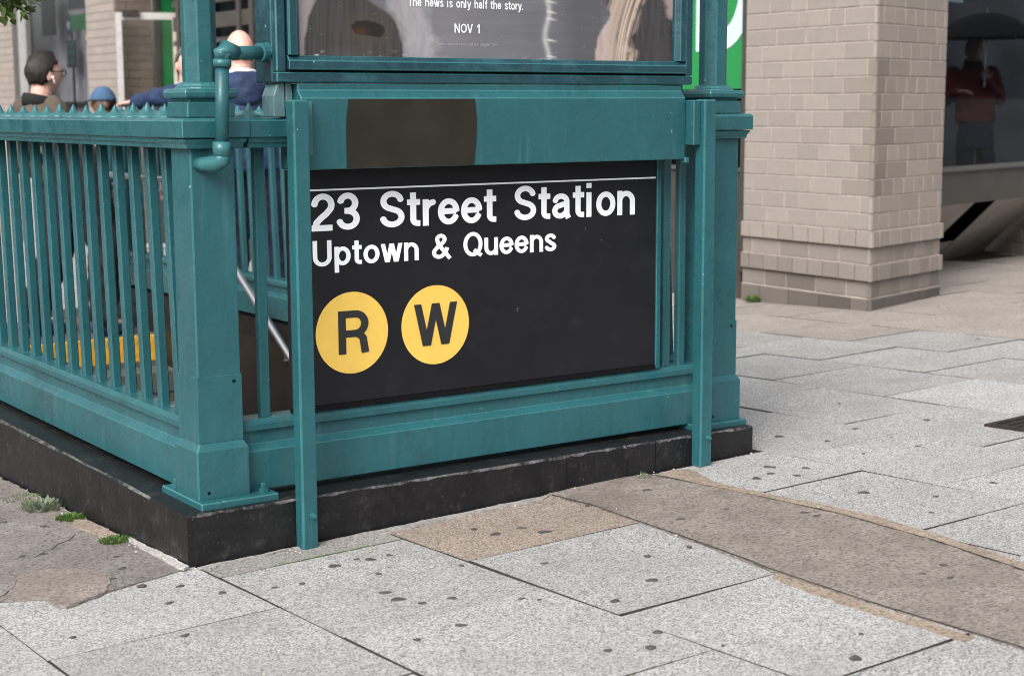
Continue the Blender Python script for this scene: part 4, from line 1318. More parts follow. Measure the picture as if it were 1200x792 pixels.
# -- brick pier beside the door, its return, and the brick pier farther left
def far_pier(y0, y1, z0=1.28, z1=3.3):
    b = MB().box(FX + .010, FX + .35, y0, y1, -1.2, 3.6).build('pier', far_brick_base, bank)
    z = z0; k = 0
    while z < z1:
        course(b, (FX, y1, 0), Vector((0, -1, 0)), Vector((-1, 0, 0)), 0, y1 - y0, z, CH, .30, (k % 2) * .5, 0, None)
        z += CH; k += 1
    return b
pr1 = far_pier(17.0, 18.12)
pr2 = far_pier(21.55, 23.2)
z = 1.28; k = 0
MB().box(FX + .36, 6.88, 16.99, 17.05, -1.2, 3.6).build('return_wall', far_brick_base, bank)
while z < 3.3:
    course(pr1, (6.36, 16.98, 0), Vector((1, 0, 0)), Vector((0, -1, 0)), 0, .52, z, CH, .30, (k % 2) * .5, 0, (.62, .56, .52))
    z += CH; k += 1
# -- left window
w3 = fbox('window', 18.13, 21.5, -1.0, 3.5, mirror_glass, FX + .06, FX + .066)
fbox('mullion', 21.0, 21.25, -1.0, 3.5, alu_m, FX + .0, FX + .055, w3)
fbox('mullion', 21.26, 21.54, -1.0, 3.5, bronze_lt, FX + .0, FX + .055, w3)
fbox('mullion', 18.14, 18.36, -1.0, 2.38, plastic_white, FX + .075, FX + .12, w3)  # no mullion: a white column reflected in the glass, modelled behind it
fbox('transom', 18.37, 20.99, .75, .85, bronze_lt, FX + .0, FX + .055, w3)
fbox('interior_wall', 18.13, 21.5, -1.2, 3.6, simple('pale_reflection', (0.52, 0.51, 0.53), .9, .25, 1.5), FX + .62, FX + .66)  # pale back wall standing for the grey street reflection
fbox('reflection_panel', 18.4, 21.0, 1.46, 1.55, bronze_lt, FX + .57, FX + .60)  # panels in this window stand for shapes reflected in its glass
fbox('reflection_panel', 18.5, 19.6, .9, 1.40, dark_room, FX + .5, FX + .6)
fbox('green_band', 18.38, 19.6, 2.62, 2.86, green_m, FX + .30, FX + .34)  # green band standing for an awning reflected in the glass
fbox('reflection_panel', 18.4, 19.7, 2.95, 3.4, dark_room, FX + .30, FX + .36)
fbox('reflection_panel', 20.45, 20.95, 2.6, 3.3, dark_room, FX + .30, FX + .36)
MB().box(FX + .001, FX + 1.3, 17.0, 17.04, 3.61, 3.65).build('roof_edge', bronze_m, bank)
fbox('upper_wall', 4.19, 26, 3.62, 6.0, far_brick_base, FX + .0, FX + 1.0)

# -- right-hand shop window beyond the pillar
OFF = .40
W0 = PC + NR * -OFF
def wp(u, off=0.0): return W0 + RD * u - NR * off
def wbox(name, u0, u1, o0, o1, z0, z1, mat, parent=None):
    q = [wp(u0, o0), wp(u1, o0), wp(u1, o1), wp(u0, o1)]
    return MB().prism([(v.x, v.y) for v in q], z0, z1).build(name, mat, parent or bank)
w4 = wbox('window', .8, 6.5, .05, .056, .962, 3.4, glass_m)
wbox('sill', .8, 6.5, -.02, .08, .925, .960, bronze_lt, w4)
wbox('sill', .8, 6.5, 0.0, .08, .905, .9235, bronze_m, w4)
wbox('green_jamb', 1.86, 1.96, .06, .075, 1.22, 3.4, green_m, w4)
wbox('bulkhead', .8, 6.5, .01, .06, .655, .903, bronze_m)
# slanting soffit under the bulkhead, with a long dark slot
A, B_ = wp(.8, .04), wp(3.95, .04)
Dp, Cp = wp(.8, .80), wp(4.75, .95)
zA = .654
def soff(s, t):   # s along, t = 0 front top ... 1 back bottom
    p = A.lerp(B_, s).lerp(Dp.lerp(Cp, s), t)
    return Vector((p.x, p.y, zA * (1 - t) + (gz(p.x, p.y) - .03) * t))
sm = MB()
def sq4(s0, s1, t0, t1):
    sm.add([soff(s0, t0), soff(s1, t0), soff(s1, t1), soff(s0, t1)], [(0, 1, 2, 3)])
sq4(0, .57, 0, 1); sq4(.70, 1, 0, 1); sq4(.57, .70, .62, 1)
sm.build('soffit', simple('grey_soffit_panel', (0.30, 0.275, 0.25), .6, .15, 4), bank)
sm = MB()
sm.add([soff(.02, -.02) + Vector((0, .25, .0)), soff(.98, -.02) + Vector((0, .25, .0)), soff(.98, 1) + Vector((0, .25, -.05)), soff(.02, 1) + Vector((0, .25, -.05))], [(0, 1, 2, 3)])
sm.build('soffit_void', black_gap, bank)  # black sheet standing for the dark inside the slot
# brick flank wall under the right end of the window
q0, q1 = wp(4.80, .98), wp(3.75, -.25)
fw = MB(); fd = (q1 - q0).normalized(); fn = Vector((-fd.y, fd.x, 0))
if fn.dot(Vector(CAM_LOC) - q0) < 0: fn = -fn
fw.prism([(v.x, v.y) for v in (q0 - fn * .02, q1 - fn * .02, q1 - fn * .12, q0 - fn * .12)], -.3, .64)
fwo = fw.build('flank_wall', mortar_m, bank)
for k in range(4):
    course(fwo, q0 - fn * .008, fd, fn, 0, (q1 - q0).length, .05 + k * .145, .145, .34, (k % 2) * .5, 0, (.85, .82, .8))
# dark room behind that window
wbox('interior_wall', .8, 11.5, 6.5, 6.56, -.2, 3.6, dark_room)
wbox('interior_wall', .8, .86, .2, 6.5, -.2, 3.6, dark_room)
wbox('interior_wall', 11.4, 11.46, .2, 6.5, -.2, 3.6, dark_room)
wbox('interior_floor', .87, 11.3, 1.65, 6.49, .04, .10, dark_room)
wbox('reflection_panel', 3.0, 9.8, 3.6, 3.7, 2.75, 2.9, signwhite_m)  # pale and green panels stand for street reflections in the pane
wbox('reflection_panel', 4.5, 5.5, 3.4, 3.5, 2.48, 2.68, simple('green_street_board', (0.05, 0.22, 0.17), 0.5))
wbox('reflection_panel', 2.5, 9.8, 3.9, 4.0, 2.35, 2.42, signwhite_m)
wbox('upper_wall', .8, 7.5, .0, .3, 3.42, 6.0, far_brick_base)
# planter block reflected in that window is modelled further down


# ================================================================== DRAIN GRATE
gr = empty('drain_grate', (3.75, -.6, gz(3.75, -.6)), 'dark iron drain grate set into the pavement at the right edge', 'grate')
def on(x, y, dz): return (x, y, gz(x, y) + dz)
def gbar(x0, x1, y0, y1, z0, z1, name, parent):
    vs = [on(x, y, z) for z in (z0, z1) for x, y in ((x0, y0), (x1, y0), (x1, y1), (x0, y1))]
    m = MB(); m.add(vs, [(3, 2, 1, 0), (4, 5, 6, 7), (0, 1, 5, 4), (1, 2, 6, 5), (2, 3, 7, 6), (3, 0, 4, 7)])
    return m.build(name, iron_m, parent)
gbar(3.46, 4.14, -.98, -.335, .0005, .0035, 'plate', gr)
gbar(3.46, 4.14, -.365, -.335, .0036, .012, 'frame', gr); gbar(3.46, 4.14, -.98, -.95, .0036, .012, 'frame', gr)
gbar(3.46, 3.49, -.949, -.366, .0036, .012, 'frame', gr); gbar(4.11, 4.14, -.949, -.366, .0036, .012, 'frame', gr)
for i in range(12):
    y0 = -.94 + i * .0475
    gbar(3.50, 4.10, y0, y0 + .024, .0036, .010, 'slat', gr)

# ================================================================== PLANTS
def leaf_quad(m, p, d, up, L, W):
    d = d.normalized(); s = d.cross(up)
    if s.length < 1e-4: s = Vector((1, 0, 0))
    s.normalize(); n = s.cross(d)
    a, b_, c, e, f = p, p + d * L * .35 + s * W * .5 + n * L * .06, p + d * L * .7 + s * W * .36 + n * L * .04, p + d * L, None
    b2, c2 = p + d * L * .35 - s * W * .5 + n * L * .06, p + d * L * .7 - s * W * .36 + n * L * .04
    mid = p + d * L * .5
    m.add([a, b_, c, e, c2, b2, mid], [(0, 1, 6), (1, 2, 6), (2, 3, 6), (3, 4, 6), (4, 5, 6), (5, 0, 6)])
def tuft(name, label, x, y, n, r, h, mat, lw=.010, ll=.03, group=None, spread=1.0):
    e = empty(name, (x, y, gz(x, y)), label, 'plant', group)
    m = MB()
    for i in range(n):
        a = random.uniform(0, 6.28); q = r * math.sqrt(random.random())
        bx, by = x + q * math.cos(a), y + q * math.sin(a) * 1.0
        zz = gz(bx, by) + random.uniform(0, h) * (1 - q / r * .6)
        d = Vector((math.cos(a) * spread * random.uniform(.2, 1), math.sin(a) * spread * random.uniform(.2, 1), random.uniform(.3, 1.2)))
        leaf_quad(m, Vector((bx, by, zz)), d, Vector((random.uniform(-.3, .3), random.uniform(-.3, .3), 1)), ll * random.uniform(.6, 1.2), lw * random.uniform(.7, 1.2))
    m.build('leaves', mat, e)
    st = MB()
    for i in range(7):
        a = i * .9
        st.tube([(x, y, gz(x, y) - .004), (x + r * .5 * math.cos(a), y + r * .5 * math.sin(a), gz(x, y) + h * .8)], .0015, 5)
    st.build('stems', mat, e)
    return e
tuft('weed', 'small bright green tuft against the black kerb beside the tan mortar', -.050, .50, 420, .052, .012, weed_m, .0045, .018)
tuft('weed', 'dark green mossy tuft at the kerb foot beyond the tan mortar', -.050, .95, 380, .050, .014, weed_m, .0055, .018)
tuft('weed', 'dusty grey green broad-leaved weed along the kerb at left', -.062, 1.20, 110, .085, .016, sage_m, .017, .034)
tuft('weed', 'thin low green weed at the kerb foot, farthest left in the gutter crack', -.045, 1.42, 260, .10, .006, weed_m, .0045, .015)
pw = PC + NL * .075 + LD * 1.10
tuft('weed', 'bright green weed growing at the foot of the brick pillar', pw.x, pw.y, 44, .04, .035, weed_m, .018, .05)
tuft('weed', 'tiny dry weed in the crack between kerb and brown concrete strip', 1.83, -.03, 40, .05, .006, weed_m, .005, .014)

# branch hanging into the upper left corner
def at(px, py, d):
    r = _F + _R2 * ((px - 600) / 1850.13) - _U2 * ((py - 396) / 1850.13)
    return Vector(CAM_LOC) + r * d
tr = empty('tree_branch', at(-60, -40, 7.5), 'leafy green tree branch hanging into the upper left corner', 'branch')
m = MB()
m.tube([at(-120, -90, 7.7), at(-60, -40, 7.5), at(-10, -5, 7.45), at(18, 8, 7.4), at(36, 18, 7.4)], [.02, .014, .008, .005, .002], 7)
m.tube([at(-40, -60, 7.6), at(10, -25, 7.4), at(30, -5, 7.35), at(48, 8, 7.3)], [.01, .007, .004, .002], 7)
m.build('twig', bark_m, tr)
lm = MB()
for i in range(520):
    t = random.random()
    px = random.triangular(-90, 56, 2); py = -30 + random.triangular(-60, 62, 30) - max(0, px) * .30
    if px > 34 and py > 15: continue
    if py > 34 - abs(px - 15) * .3: continue
    p = at(px, py, 7.4 + random.uniform(-.25, .25))
    d = Vector((random.uniform(-1, 1), random.uniform(-1, 1), random.uniform(-1.1, .3)))
    leaf_quad(lm, p, d, Vector((random.uniform(-1, 1), random.uniform(-1, 1), 1)), random.uniform(.04, .07), random.uniform(.025, .04))
lm.build('foliage', leaf_m, tr, kind='stuff')

# ================================================================== PEOPLE
FOLD = bpy.data.textures.new('folds', 'CLOUDS'); FOLD.noise_scale = .11; FOLD.noise_depth = 2
HAIRT = bpy.data.textures.new('tufts', 'CLOUDS'); HAIRT.noise_scale = .018; HAIRT.noise_depth = 2
def local_build(mb, name, mats, parent, voxel=None, smooth=True, solid=None, kind=None):
    me = mb.mesh(name, (0, 0, 0), smooth)
    for m_ in (mats if isinstance(mats, (list, tuple)) else [mats]): me.materials.append(m_)
    o = bpy.data.objects.new(name, me); COL.objects.link(o); o.parent = parent
    if voxel:
        r = o.modifiers.new('remesh', 'REMESH'); r.mode = 'VOXEL'; r.voxel_size = voxel; r.use_smooth_shade = True
        s = o.modifiers.new('smooth', 'SMOOTH'); s.factor = .5; s.iterations = 4
    if name in ('jacket', 'trousers', 'hood'):
        d_ = o.modifiers.new('folds', 'DISPLACE'); d_.texture = FOLD; d_.strength = .045; d_.mid_level = .5; d_.texture_coords = 'LOCAL'
    if name == 'hair':
        d_ = o.modifiers.new('tufts', 'DISPLACE'); d_.texture = HAIRT; d_.strength = .010; d_.mid_level = .4
    if solid:
        s = o.modifiers.new('solid', 'SOLIDIFY'); s.thickness = solid; s.offset = 1
    return o

def head_shape(v):
    x, y, z = v
    p = Vector((x * .076, y * .097, z * .118))
    if z < 0:
        p.x *= 1 - .30 * (-z) ** 1.4
        if y > 0: p.y *= 1 - .08 * (-z)
        else: p.y *= 1 - .35 * (-z)
    if y > 0:
        p.y += .024 * math.exp(-((x / .13) ** 2 + ((z + .16) / .15) ** 2))
        p.y += .006 * math.exp(-((x / .5) ** 2 + ((z - .16) / .07) ** 2))
        p.y -= .011 * math.exp(-(((abs(x) - .36) / .17) ** 2 + ((z - .02) / .09) ** 2))
        p.y += .006 * math.exp(-((x / .22) ** 2 + ((z + .47) / .06) ** 2))
        p.y -= .004 * math.exp(-((x / .26) ** 2 + ((z + .53) / .025) ** 2))
        p.y += .010 * math.exp(-((x / .25) ** 2 + ((z + .85) / .14) ** 2))
    return p

def ico(sub):
    bm = bmesh.new(); bmesh.ops.create_icosphere(bm, subdivisions=sub, radius=1)
    vs = [tuple(v.co) for v in bm.verts]; fs = [tuple(v.index for v in f.verts) for f in bm.faces]
    bm.free(); return vs, fs
ICO = ico(4)

def hand_mb(m, wrist, d, palm_n, thumb_side, L=.19, curl=.25):
    """palm, four unequal bent fingers and a thumb from the side of the palm"""
    d = Vector(d).normalized(); n = Vector(palm_n); n = (n - d * n.dot(d)).normalized(); s = d.cross(n).normalized() * thumb_side
    w = Vector(wrist)
    k = L / .19
    pl = .095 * k
    def ring(t, hw, ht): 
        c = w + d * t
        return [c + s * hw * math.cos(a) + n * ht * math.sin(a) for a in [2 * math.pi * i / 12 for i in range(12)]]
    m.loft([ring(-.01, .026 * k, .020 * k), ring(.02 * k, .032 * k, .018 * k), ring(pl * .7, .041 * k, .015 * k), ring(pl, .040 * k, .012 * k)])
    for j, (o, fl) in enumerate(((.030, .072), (.010, .082), (-.010, .076), (-.030, .060))):
        b0 = w + d * pl * .96 + s * o * k
        a1 = b0 + (d - n * curl * .4 + s * o * 1.5).normalized() * fl * .5 * k
        a2 = a1 + (d - n * curl * 1.3).normalized() * fl * .5 * k
        m.tcap(b0, a1, .0092 * k, .0085 * k, 8); m.tcap(a1, a2, .0085 * k, .007 * k, 8)
    t0 = w + d * .025 * k + s * .028 * k
    t1 = t0 + (d * .7 + s * .7 - n * .2).normalized() * .045 * k
    t2 = t1 + (d * .95 + s * .25 - n * .3).normalized() * .032 * k
    m.tcap(t0, t1, .013 * k, .010 * k, 8); m.tcap(t1, t2, .010 * k, .008 * k, 8)

def person(label, loc, rotz, J=None, k=1.0, skin=skin_m, top=olive_m, bottom=black_cloth, shoe=leather_m, hair=None, hair_fn=None, head_yaw=0.0, head_pitch=0.0, collar=None, hood=False, hands=None, coat=.88, group=None, leg=1.0, collar_k=1.0):
    root = empty('person', loc, label, 'person', group, rotz, k / S)
    j = dict(pelvis=(0, 0, .98), neck=(0, -.01, 1.50), head=(0, .02, 1.665),
             sl=(-.185, -.01, 1.44), el=(-.235, -.02, 1.16), wl=(-.235, .06, .91), sr=(.185, -.01, 1.44), er=(.235, -.02, 1.16), wr=(.235, .06, .91),
             hl=(-.09, 0, .94), kl=(-.10, .02, .51), al=(-.105, -.02, .09), hr=(.09, 0, .94), kr=(.10, .02, .51), ar=(.105, -.02, .09))
    j.update(J or {})
    j = {a: Vector(b) for a, b in j.items()}
    sp = lambda z: j['pelvis'].lerp(j['neck'], (z - .98) / .52)
    def ell(z, rx, ry, n=20):
        c = sp(z); c.z = j['pelvis'].z + (z - .98) * (j['neck'].z - j['pelvis'].z) / .52
        ax = (j['sr'] - j['sl']).normalized(); ax.z = 0; ax.normalize()
        ay = Vector((-ax.y, ax.x, 0))
        return [c + ax * rx * math.cos(t) + ay * ry * math.sin(t) for t in [2 * math.pi * i / n for i in range(n)]]
    # body: one continuous skin surface
    b = MB()
    b.loft([ell(.92, .13, .10), ell(1.05, .135, .095), ell(1.30, .155, .11), ell(1.42, .13, .085), ell(1.49, .065, .065)])
    b.tcap(j['neck'] - Vector((0, 0, .04)), j['head'] - Vector((0, .015, .055)), .060, .056)
    for s_ in 'lr':
        b.tcap(j['s' + s_], j['e' + s_], .045, .040); b.tcap(j['e' + s_], j['w' + s_], .040, .029)
        b.tcap(j['h' + s_], j['k' + s_], .075, .055); b.tcap(j['k' + s_], j['a' + s_], .052, .040)
        b.tcap(j['a' + s_], j['a' + s_] + Vector((0, .13, -.045)), .036, .030)
    hm = Matrix.Translation(j['head']) @ Matrix.Rotation(head_yaw, 4, 'Z') @ Matrix.Rotation(head_pitch, 4, 'X')
    b.add([hm @ head_shape(v) for v in ICO[0]], ICO[1])
    for s_ in (-1, 1):
        e = MB(); e.sphere((s_ * .079, -.008, -.012), 1, .010, .019, .032, n=10)
        b.add([hm @ Vector(v) for v in e.v], e.f)
    hands = hands or {}
    for s_, sgn in (('l', -1), ('r', 1)):
        hd = hands.get(s_, {})
        dr = hd.get('d', (j['w' + s_] - j['e' + s_]))
        hand_mb(b, j['w' + s_], dr, hd.get('n', (-sgn, 0, 0)), hd.get('t', 1), curl=hd.get('curl', .35))
    local_build(b, 'body', skin, root, voxel=.0065)
    # jacket
    c = MB()
    c.loft([ell(coat, .188, .140), ell(max(.98, coat + .04), .186, .138), ell(max(1.10, coat + .08), .180, .130), ell(1.30, .200, .142), ell(1.41, .178, .118), ell(1.47, .118, .092), ell(1.505, .080, .080)])
    for s_ in 'lr':
        c.tcap(j['s' + s_], j['e' + s_], .073, .060); c.tcap(j['e' + s_], j['w' + s_], .060, .047)
    local_build(c, 'jacket', top, root, voxel=.013)
    if collar:
        c = MB()
        nk = j['neck']
        rr = lambda r, z, q=1.0: [nk + Vector((r * math.cos(t), r * q * math.sin(t), z + .018 * math.cos(t + math.pi / 2) * 1)) for t in [2 * math.pi * i / 24 for i in range(24)]]
        ck = collar_k
        c.loft([rr(.088, -.03), rr(.086, .03 * ck), rr(.078, .055 * ck), rr(.070, .052 * ck), rr(.076, .0)], cap=False)
        local_build(c, 'collar', collar, root, solid=.004)
    if hood:
        c = MB()
        nk = j['neck'] + Vector((0, -.085, -.01))
        c.sphere(nk, .11, 1.25, .62, .62)
        c.sphere(nk + Vector((0, -.03, -.06)), .085, 1.15, .55, .8)
        local_build(c, 'hood', top, root, voxel=.012)
    t = MB()
    t.loft([ell(.86, .150, .120), ell(.95, .165, .128), ell(1.04 if coat < 1 else 1.22, .160, .122)])
    for s_ in 'lr':
        t.tcap(j['h' + s_], j['k' + s_], .092 * leg, .070 * leg); t.tcap(j['k' + s_], j['a' + s_] + Vector((0, 0, .03)), .070 * leg, .058 * leg)
    local_build(t, 'trousers', bottom, root, voxel=.013)
    for s_ in 'lr':
        f = MB()
        a = j['a' + s_]
        f.tcap(a + Vector((0, -.03, -.035)), a + Vector((0, .15, -.052)), .048, .036)
        f.tcap(a + Vector((0, 0, .0)), a + Vector((0, .02, -.03)), .046, .046)
        local_build(f, 'shoe', shoe, root, voxel=.010)
    if hair:
        vs, fs = ICO
        keep = [f for f in fs if all(hair_fn(Vector(vs[i])) for i in f)]
        used = sorted({i for f in keep for i in f}); mp = {i: q for q, i in enumerate(used)}
        hmb = MB()
        hmb.add([hm @ (head_shape(vs[i]) * 1.035 + Vector(vs[i]) * .002 * math.sin(40 * vs[i][0] + 31 * vs[i][2])) for i in used], [tuple(mp[i] for i in f) for f in keep])
        local_build(hmb, 'hair', hair, root, solid=.008)
    root['_hm'] = 0
    del root['_hm']
    return root, hm, j

def to_local(p, loc, rotz, k=1.0):
    d = (Vector(p) - Vector(loc)) * S / k
    return Matrix.Rotation(-rotz, 3, 'Z') @ d

def face(direction):       # rotz that turns local +Y to a world direction
    return math.atan2(direction[1], direction[0]) - math.pi / 2

# man in the olive jacket on the stair landing, facing right, leaning a little
rz = face((.96, .10))
loc = Vector((1.80, 5.98, LAND_Z))
LC = lambda p, k=1.13: to_local(p, loc, rz, k)
hd = LC(at(52, 87, 10.9)); nk = hd + Vector((.0, -.035, -.175))
man1, hm, j = person('man in olive jacket and glasses with dark hair and a white earbud', loc, rz,
    dict(head=hd, neck=nk + Vector((0, -.005, .02)), sl=nk + Vector((-.19, 0, -.015)), sr=nk + Vector((.19, 0, -.015)), el=nk + Vector((-.26, .0, -.31)), er=nk + Vector((.27, .02, -.31)), wl=nk + Vector((-.2, .2, -.45)), wr=nk + Vector((.2, .24, -.45)),
         kl=(-.10, -.07, .51), al=(-.11, -.22, .09), kr=(.12, .10, .50), ar=(.13, .06, .09)),
    hair=hair_dark, hair_fn=lambda v: (v.z > .38 and v.y < .50) or (v.y < -.16 and v.z > -.50) or (abs(v.x) > .6 and v.y < .16 and v.z > .12), head_yaw=R_(0), collar=black_cloth, skin=skin_m, shoe=sneaker_m, coat=1.16, leg=1.35, k=1.13, collar_k=.6)
gl = MB()
for s_ in (-1, 1):
    pts = [(s_ * .034 + .026 * math.cos(t), .098 + .002 * math.sin(t), .008 + .019 * math.sin(t)) for t in [2 * math.pi * i / 16 for i in range(17)]]
    gl.tube(pts, .0028, 6)
    gl.tube([(s_ * .060, .097, .014), (s_ * .079, .07, .014), (s_ * .082, .0, .012), (s_ * .080, -.02, -.004)], .0030, 6)
gl.tube([(-.009, .103, .012), (.009, .103, .012)], .0025, 6)
gl.v = [tuple(hm @ Vector(v)) for v in gl.v]
local_build(gl, 'glasses', leather_m, man1)
eb = MB(); eb.sphere((.092, .006, -.020), .008); eb.tcap((.093, .008, -.024), (.090, .016, -.048), .0048, .004)
eb.v = [tuple(hm @ Vector(v)) for v in eb.v]
local_build(eb, 'earbud', plastic_white, man1)

# bald man in the navy coat beyond the far rail, left arm stretched along it
rz = face((.30, .95))
loc = Vector((2.86, 5.42, gz(2.86, 5.42)))
kb = 1.16
LC = lambda p: to_local(p, loc, rz, kb)
hd = LC(at(281, 62, 10.85)); 
nk = hd + Vector((0, -.04, -.155))
shl = LC(at(256, 108, 10.75)); hnd = LC(at(160, 119.5, 11.38)); elb = shl.lerp(hnd, .52) + Vector((0, 0, .012))
dh = (hnd - elb).normalized()
person('bald man in navy hooded coat stretching his arm along the far rail', loc, rz,
    dict(head=hd, neck=nk, sl=shl, el=elb, wl=hnd, sr=nk + Vector((.19, 0, -.07)), er=nk + Vector((.25, -.02, -.34)), wr=nk + Vector((.22, .1, -.55)), pelvis=(nk.x * .6, nk.y * .6, .98),
         hl=(-.09 + nk.x * .5, nk.y * .5, .94), hr=(.09 + nk.x * .5, nk.y * .5, .94)),
    k=kb, hair=hair_grey, hair_fn=lambda v: v.y < .12 and -.45 < v.z < .06, skin=skin_pink, top=navy_m, bottom=navy_dk, collar=white_cloth, collar_k=.9, hood=True, hands={'l': dict(d=dh, n=(0, 0, 1), t=1, curl=.2)}, head_pitch=R_(-6))

# grey haired man in charcoal suit facing right, half hidden by the lamp pole
rz = face((-.02, -.95))
loc = Vector(at(226, 330, 11.9)); loc.z = gz(loc.x, loc.y)
LC = lambda p: to_local(p, loc, rz, 1.03)
hd = LC(at(221, 76, 11.9)); nk = hd + Vector((0, -.04, -.155))
person('grey haired man in charcoal suit, half hidden behind the corner lamp pole', loc, rz,
    dict(head=hd, neck=nk, sl=nk + Vector((-.19, 0, -.06)), sr=nk + Vector((.19, 0, -.06)), el=nk + Vector((-.24, -.03, -.34)), er=nk + Vector((.24, -.03, -.34)), wl=nk + Vector((-.24, .08, -.57)), wr=nk + Vector((.24, .08, -.57))),
    k=1.03, hair=hair_grey, hair_fn=lambda v: (v.z > .50 and v.y < .62) or (abs(v.x) > .78 and v.y < .22 and v.z > .02) or (v.y < -.15 and v.z > -.48), collar=white_cloth, collar_k=.4, top=charcoal_m, bottom=charcoal_m, skin=skin_m, head_yaw=R_(-4))

# person in the blue cap, farther away, facing left
rz = face((-.93, .10))
loc = Vector(at(122, 300, 14.6)); loc.z = gz(loc.x, loc.y)
LC = lambda p: to_local(p, loc, rz, 1.0)
hd = LC(at(121, 121, 14.6)); nk = hd + Vector((0, -.04, -.155))
pcap, hm, j = person('person in a blue cap walking left, seen just above the spikes', loc, rz, dict(head=hd, neck=nk, sl=nk + Vector((-.18, 0, -.06)), sr=nk + Vector((.18, 0, -.06)), el=nk + Vector((-.23, -.03, -.34)), er=nk + Vector((.23, -.03, -.34)), wl=nk + Vector((-.23, .08, -.57)), wr=nk + Vector((.23, .08, -.57))),
    hair=hair_dark, hair_fn=lambda v: v.y < .1 and v.z > -.5 and v.z < .4, top=tan_cloth, bottom=black_cloth, skin=skin_brown)
vs, fs = ICO
keep = [f for f in fs if all(vs[i][2] > .12 for i in f)]
used = sorted({i for f in keep for i in f}); mp = {i: q for q, i in enumerate(used)}
cb = MB(); cb.add([hm @ (head_shape(vs[i]) * 1.10 + Vector((0, 0, .004))) for i in used], [tuple(mp[i] for i in f) for f in keep])
cpo = local_build(cb, 'cap', cap_blue, pcap, solid=.006)
br = MB()
rg = lambda z, e: [hm @ Vector((.072 * math.cos(t), .085 + .075 * max(0, math.sin(t)) + e, z - .012 * math.sin(t))) for t in [math.pi * i / 14 for i in range(15)]]
br.loft([rg(.020, 0), rg(.026, 0)]); local_build(br, 'cap_brim', black_cloth, pcap)

# reflected man in red jacket with black umbrella, modelled behind the right-hand shop window
DW = 16.2
rz = face((-_F.x, -_F.y))
loc = Vector(at(1141, 230, DW)); loc.z = .11
kk = .97
LC = lambda p: to_local(p, loc, rz, kk)
hd = LC(at(1142, 59, DW)); nk = hd + Vector((0, -.03, -.15))
hL = LC(at(1154, 91, DW - .25)); hR = LC(at(1128, 108, DW - .25))
wgrip = hL
man5, hm, j = person('reflection of a man in red jacket and jeans, modelled behind the shop window right of the pillar', loc, rz,
    dict(head=hd, neck=nk, sl=nk + Vector((-.19, 0, -.07)), sr=nk + Vector((.19, 0, -.07)), el=nk + Vector((-.26, .03, -.32)), wl=hL + Vector((-.02, -.05, -.03)), er=nk + Vector((.26, .0, -.33)), wr=hR + Vector((.04, -.06, 0))),
    k=kk, hair=hair_dark, hair_fn=lambda v: (v.z > .5 and v.y < .5) or (v.y < -.1 and v.z > -.4), top=red_cloth, bottom=denim_m, skin=skin_m, collar=charcoal_m,
    hands={'l': dict(d=(.2, .5, .9), n=(0, -1, .2), t=-1, curl=1.6), 'r': dict(d=(-.7, .6, .1), n=(0, 0, 1), t=-1, curl=.8)}, coat=1.06)
ug = at(1154, 88, DW - .25)
um = empty('umbrella', ug, 'reflection of an open black umbrella over the man in the red jacket, modelled behind glass', 'umbrella')
uc = ug + Vector((.03, .02, .62)); UR = .50
ribs, n8 = [], 8
cv = MB(); rings = []
for t in (0.02, .25, .5, .75, 1.0):
    ring = []
    for i in range(n8 * 4):
        a = 2 * math.pi * i / (n8 * 4)
        sag = .94 + .06 * abs(math.cos(a * n8 / 2))
        r = UR * math.sin(t * R_(62)) / math.sin(R_(62)) * (sag if t > .1 else 1)
        ring.append((uc.x + r * math.cos(a), uc.y + r * math.sin(a), uc.z - UR * .78 * (1 - math.cos(t * R_(70))) ))
    rings.append(ring)
cv.loft(rings, cap=False)
cvo = cv.build('canopy', black_cloth, um, smooth=True)
b = MB(); b.tube([ug + Vector((0, 0, -.12)), ug, uc, uc + Vector((.002, 0, .05))], [.014, .007, .006, .003], 8); b.build('shaft', steel_m, um)
for i in range(n8):
    a = 2 * math.pi * i / n8
    b = MB(); b.tube([(uc.x + UR * q * math.cos(a), uc.y + UR * q * math.sin(a), uc.z - .012 - UR * .78 * (1 - math.cos(q * R_(70)))) for q in (.05, .35, .7, .98)], .004, 5)
    b.build('rib', steel_m, um)

# dark car reflected in the same window, modelled solid behind it
c0 = wp(4.75, 4.2)
car = empty('parked_car', (c0.x, c0.y, .1), 'reflection of a dark parked car, modelled inside the shop window behind the man with the umbrella', 'car')
carpaint = simple('dark_car_paint', (0.06, 0.07, 0.08), .25, .1, 4)
def cpt(a, b_, z): v = wp(4.75 + a, 4.2 + b_); return (v.x, v.y, .1 + z)
prof_c = [(0, .42), (.04, .72), (.35, .86), (1.25, .95), (1.9, 1.42), (3.4, 1.46), (4.3, 1.0), (4.75, .95), (4.8, .45), (4.4, .22), (4.15, .24), (3.95, .52), (3.7, .60), (3.45, .52), (3.25, .22), (1.45, .22), (1.25, .52), (1.0, .60), (.75, .52), (.55, .24), (.15, .24)]
m = MB()
m.loft([[cpt(a, .10, z) for a, z in prof_c], [cpt(a, 0, z) for a, z in prof_c][:], [cpt(a, 1.9, z) for a, z in prof_c], [cpt(a, 2.0, z) for a, z in prof_c]])
m.build('body', carpaint, car, bevel=.03, seg=2)
m = MB(); m.add([cpt(1.42, -.012, .98), cpt(1.98, -.012, 1.36), cpt(2.6, -.012, 1.38), cpt(2.6, -.012, .98)], [(0, 1, 2, 3)]); m.build('side_window', alu_m, car)
m = MB(); m.add([cpt(2.68, -.012, .98), cpt(2.68, -.012, 1.38), cpt(3.35, -.012, 1.38), cpt(3.95, -.012, 1.0)], [(0, 1, 2, 3)]); m.build('side_window', alu_m, car)
